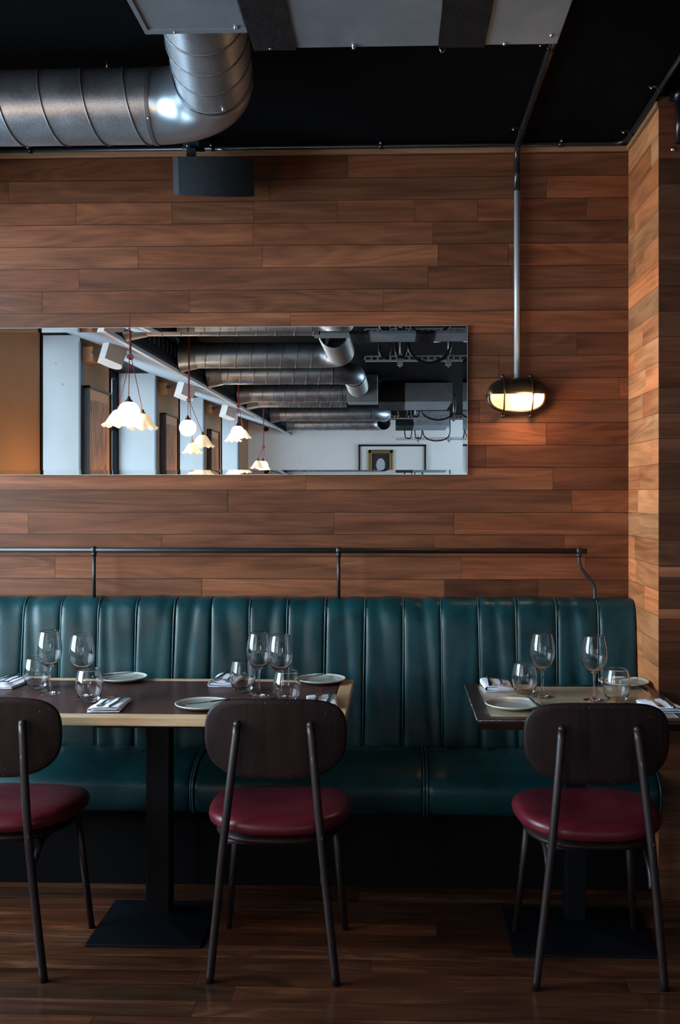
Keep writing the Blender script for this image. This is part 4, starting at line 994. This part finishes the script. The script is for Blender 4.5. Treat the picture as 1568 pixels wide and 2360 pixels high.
# perforated cable trays with hanging rods and black cables
def tray(px0, px1, D_, zt, label, cable=True):
    x0, x1 = ref(px0, 900, D_).x, ref(px1, 900, D_).x; yy = vy_(D_); o = empty('cable_tray', ((x0+x1)/2, yy, zt), 0, label, 'cable tray', 'perforated cable trays hung from the ceiling')
    hw_ = (x1-x0)/2; a = MB(); n = int((x1-x0)/.05)
    a.box((-hw_, -.02, .0), (hw_, .02, .003)); a.box((-hw_, -.022, .0), (hw_, -.02, .012)); a.box((-hw_, .02, 0), (hw_, .022, .012)); a.box((-hw_, .02, .034), (hw_, .022, .045))
    for k in range(n+1): x = -hw_+k*(2*hw_)/n; a.box((x-.008, .02, .010), (x+.008, .022, .036))
    part('channel', a, M['aluminium'], o)
    for fx in (-.35, .55):
        x = fx*hw_; a = MB(); a.tube([(x, .0, -.05), (x, 0, CZ-zt)], .005, 8); a.box((x-.022, -.02, -.035), (x+.022, .03, -.003)); a.box((x-.018, -.018, .045), (x+.018, .03, .06)); part('hanger_rod', a, M['aluminium'], o)
    if cable:
        for j, (s_, e_) in enumerate(((-.75, -.55), (-.45, -.25), (-.2, .55))):
            a = MB(); a.tube(catmull([(s_*hw_, .05, CZ-zt), (s_*hw_+.01, .05, .08), ((s_+e_)/2*hw_, .05, .03-.05*(j == 2)), (e_*hw_, .05, .07), (e_*hw_+.02, .06, CZ-zt)], 6), .012, 8); part('cable', a, M['conduit_black'], o)
    return o
tray(842, 1090, 8.15, 2.545, 'perforated cable tray nearest in the mirror, with black cable loops')
tray(893, 1090, 14.4, 2.55, 'perforated cable tray between the two duct boxes in the mirror')
tray(913, 1070, 18.7, 2.48, 'perforated cable tray in front of the pale far wall in the mirror')
# slotted grille strip along the soffit and light track below it
a = MB(); lg = empty('slot_grille', (-1.99, -3., 2.62), 0, 'black slotted air grille running along the edge of the soffit in the mirror', 'grille')
a.box((-.005, -7, .0), (.02, 7.0, .20)); part('grille_frame', a, M['black'], lg)
a = MB()
for k in range(90): y = -6.95+k*.155; a.box((.02, y, .07), (.028, y+.02, .16))
part('grille_bars', a, M['grey_trim'], lg)
a = MB(); tk = empty('light_track', (-1.975, -3.5, 2.575), 0, 'thin silver track running beside the soffit in the mirror', 'track'); a.box((-.02, -7, -.015), (.015, 6., .015)); part('track_bar', a, M['aluminium'], tk)
a = MB(); a.box((-.012, -7, .015), (.007, 6., .03)); part('track_spine', a, M['black'], tk)
# large picture on the far wall
p0, p1 = ref(826, 1024, 19.1), ref(983, 1028, 19.1); yw = RY
o = empty('far_wall_picture', ((p0.x+p1.x)/2, yw, p0.z-1.0), 0, 'wide black-framed picture with small gilt frame inside on the pale far wall in the mirror', 'picture')
hw_ = (p1.x-p0.x)/2; hh_ = 1.0; f_ = .035; a = MB()
for p, q in (((-hw_, .001, 0), (-hw_+f_, .05, hh_)), ((hw_-f_, .001, 0), (hw_, .05, hh_)), ((-hw_, .001, 0), (hw_, .05, f_)), ((-hw_, .001, hh_-f_), (hw_, .05, hh_))): a.box(p, q)
part('frame', a, M['picture_black'], o)
a = MB(); a.box((-hw_+f_, .001, f_), (hw_-f_, .02, hh_-f_)); part('mount', a, M['white_mount'], o)
g0x, g1x = -hw_+(848-826)/157*2*hw_, -hw_+(907-826)/157*2*hw_; gt = hh_-.10; gb = .22; a = MB(); ff_ = .075
for p, q in (((g0x, .02, gb), (g0x+ff_, .06, gt)), ((g1x-ff_, .02, gb), (g1x, .06, gt)), ((g0x, .02, gb), (g1x, .06, gb+ff_)), ((g0x, .02, gt-ff_), (g1x, .06, gt))): a.box(p, q)
part('gilt_frame', a, M['gold'], o, bevel=.015)
a = MB(); a.box((g0x+ff_, .02, gb+ff_), (g1x-ff_, .03, gt-ff_)); part('canvas', a, M['canvas_dark'], o)
a = MB(); a.ball(((g0x+g1x)/2, .031, (gb+gt)/2+.05), .085, 20, (1, .02, 1.5)); part('pale_patch', a, M['canvas_pale'], o)
# dome camera
q = ref(613, 986, 19.2); o = empty('dome_camera', (q.x, RY, q.z), 0, 'small white dome camera on the pale far wall in the mirror', 'camera')
a = MB(); a.tube([(0, .002, 0), (0, .06, 0)], .095, 24); part('camera_base', a, M['white_mount'], o)
a = MB(); a.ball((0, .06, -.01), .062, 18); part('dome', a, M['conduit_black'], o)
# smoke detector by the top right of the mirror
q = ref(1008, 795, 9.0); o = empty('smoke_detector', (q.x, q.y, CZ), 0, 'white ceiling smoke detector near the top corner of the mirror', 'smoke detector')
a = MB(); a.lathe([(.0, -.001), (.055, -.001), (.055, -.03), (.035, -.045), (.0, -.045)], 24); part('detector_base', a, M['white_mount'], o)
a = MB(); a.lathe([(.03, -.045), (.03, -.07), (.0, -.072)], 20); part('sensor_head', a, M['white_mount'], o)
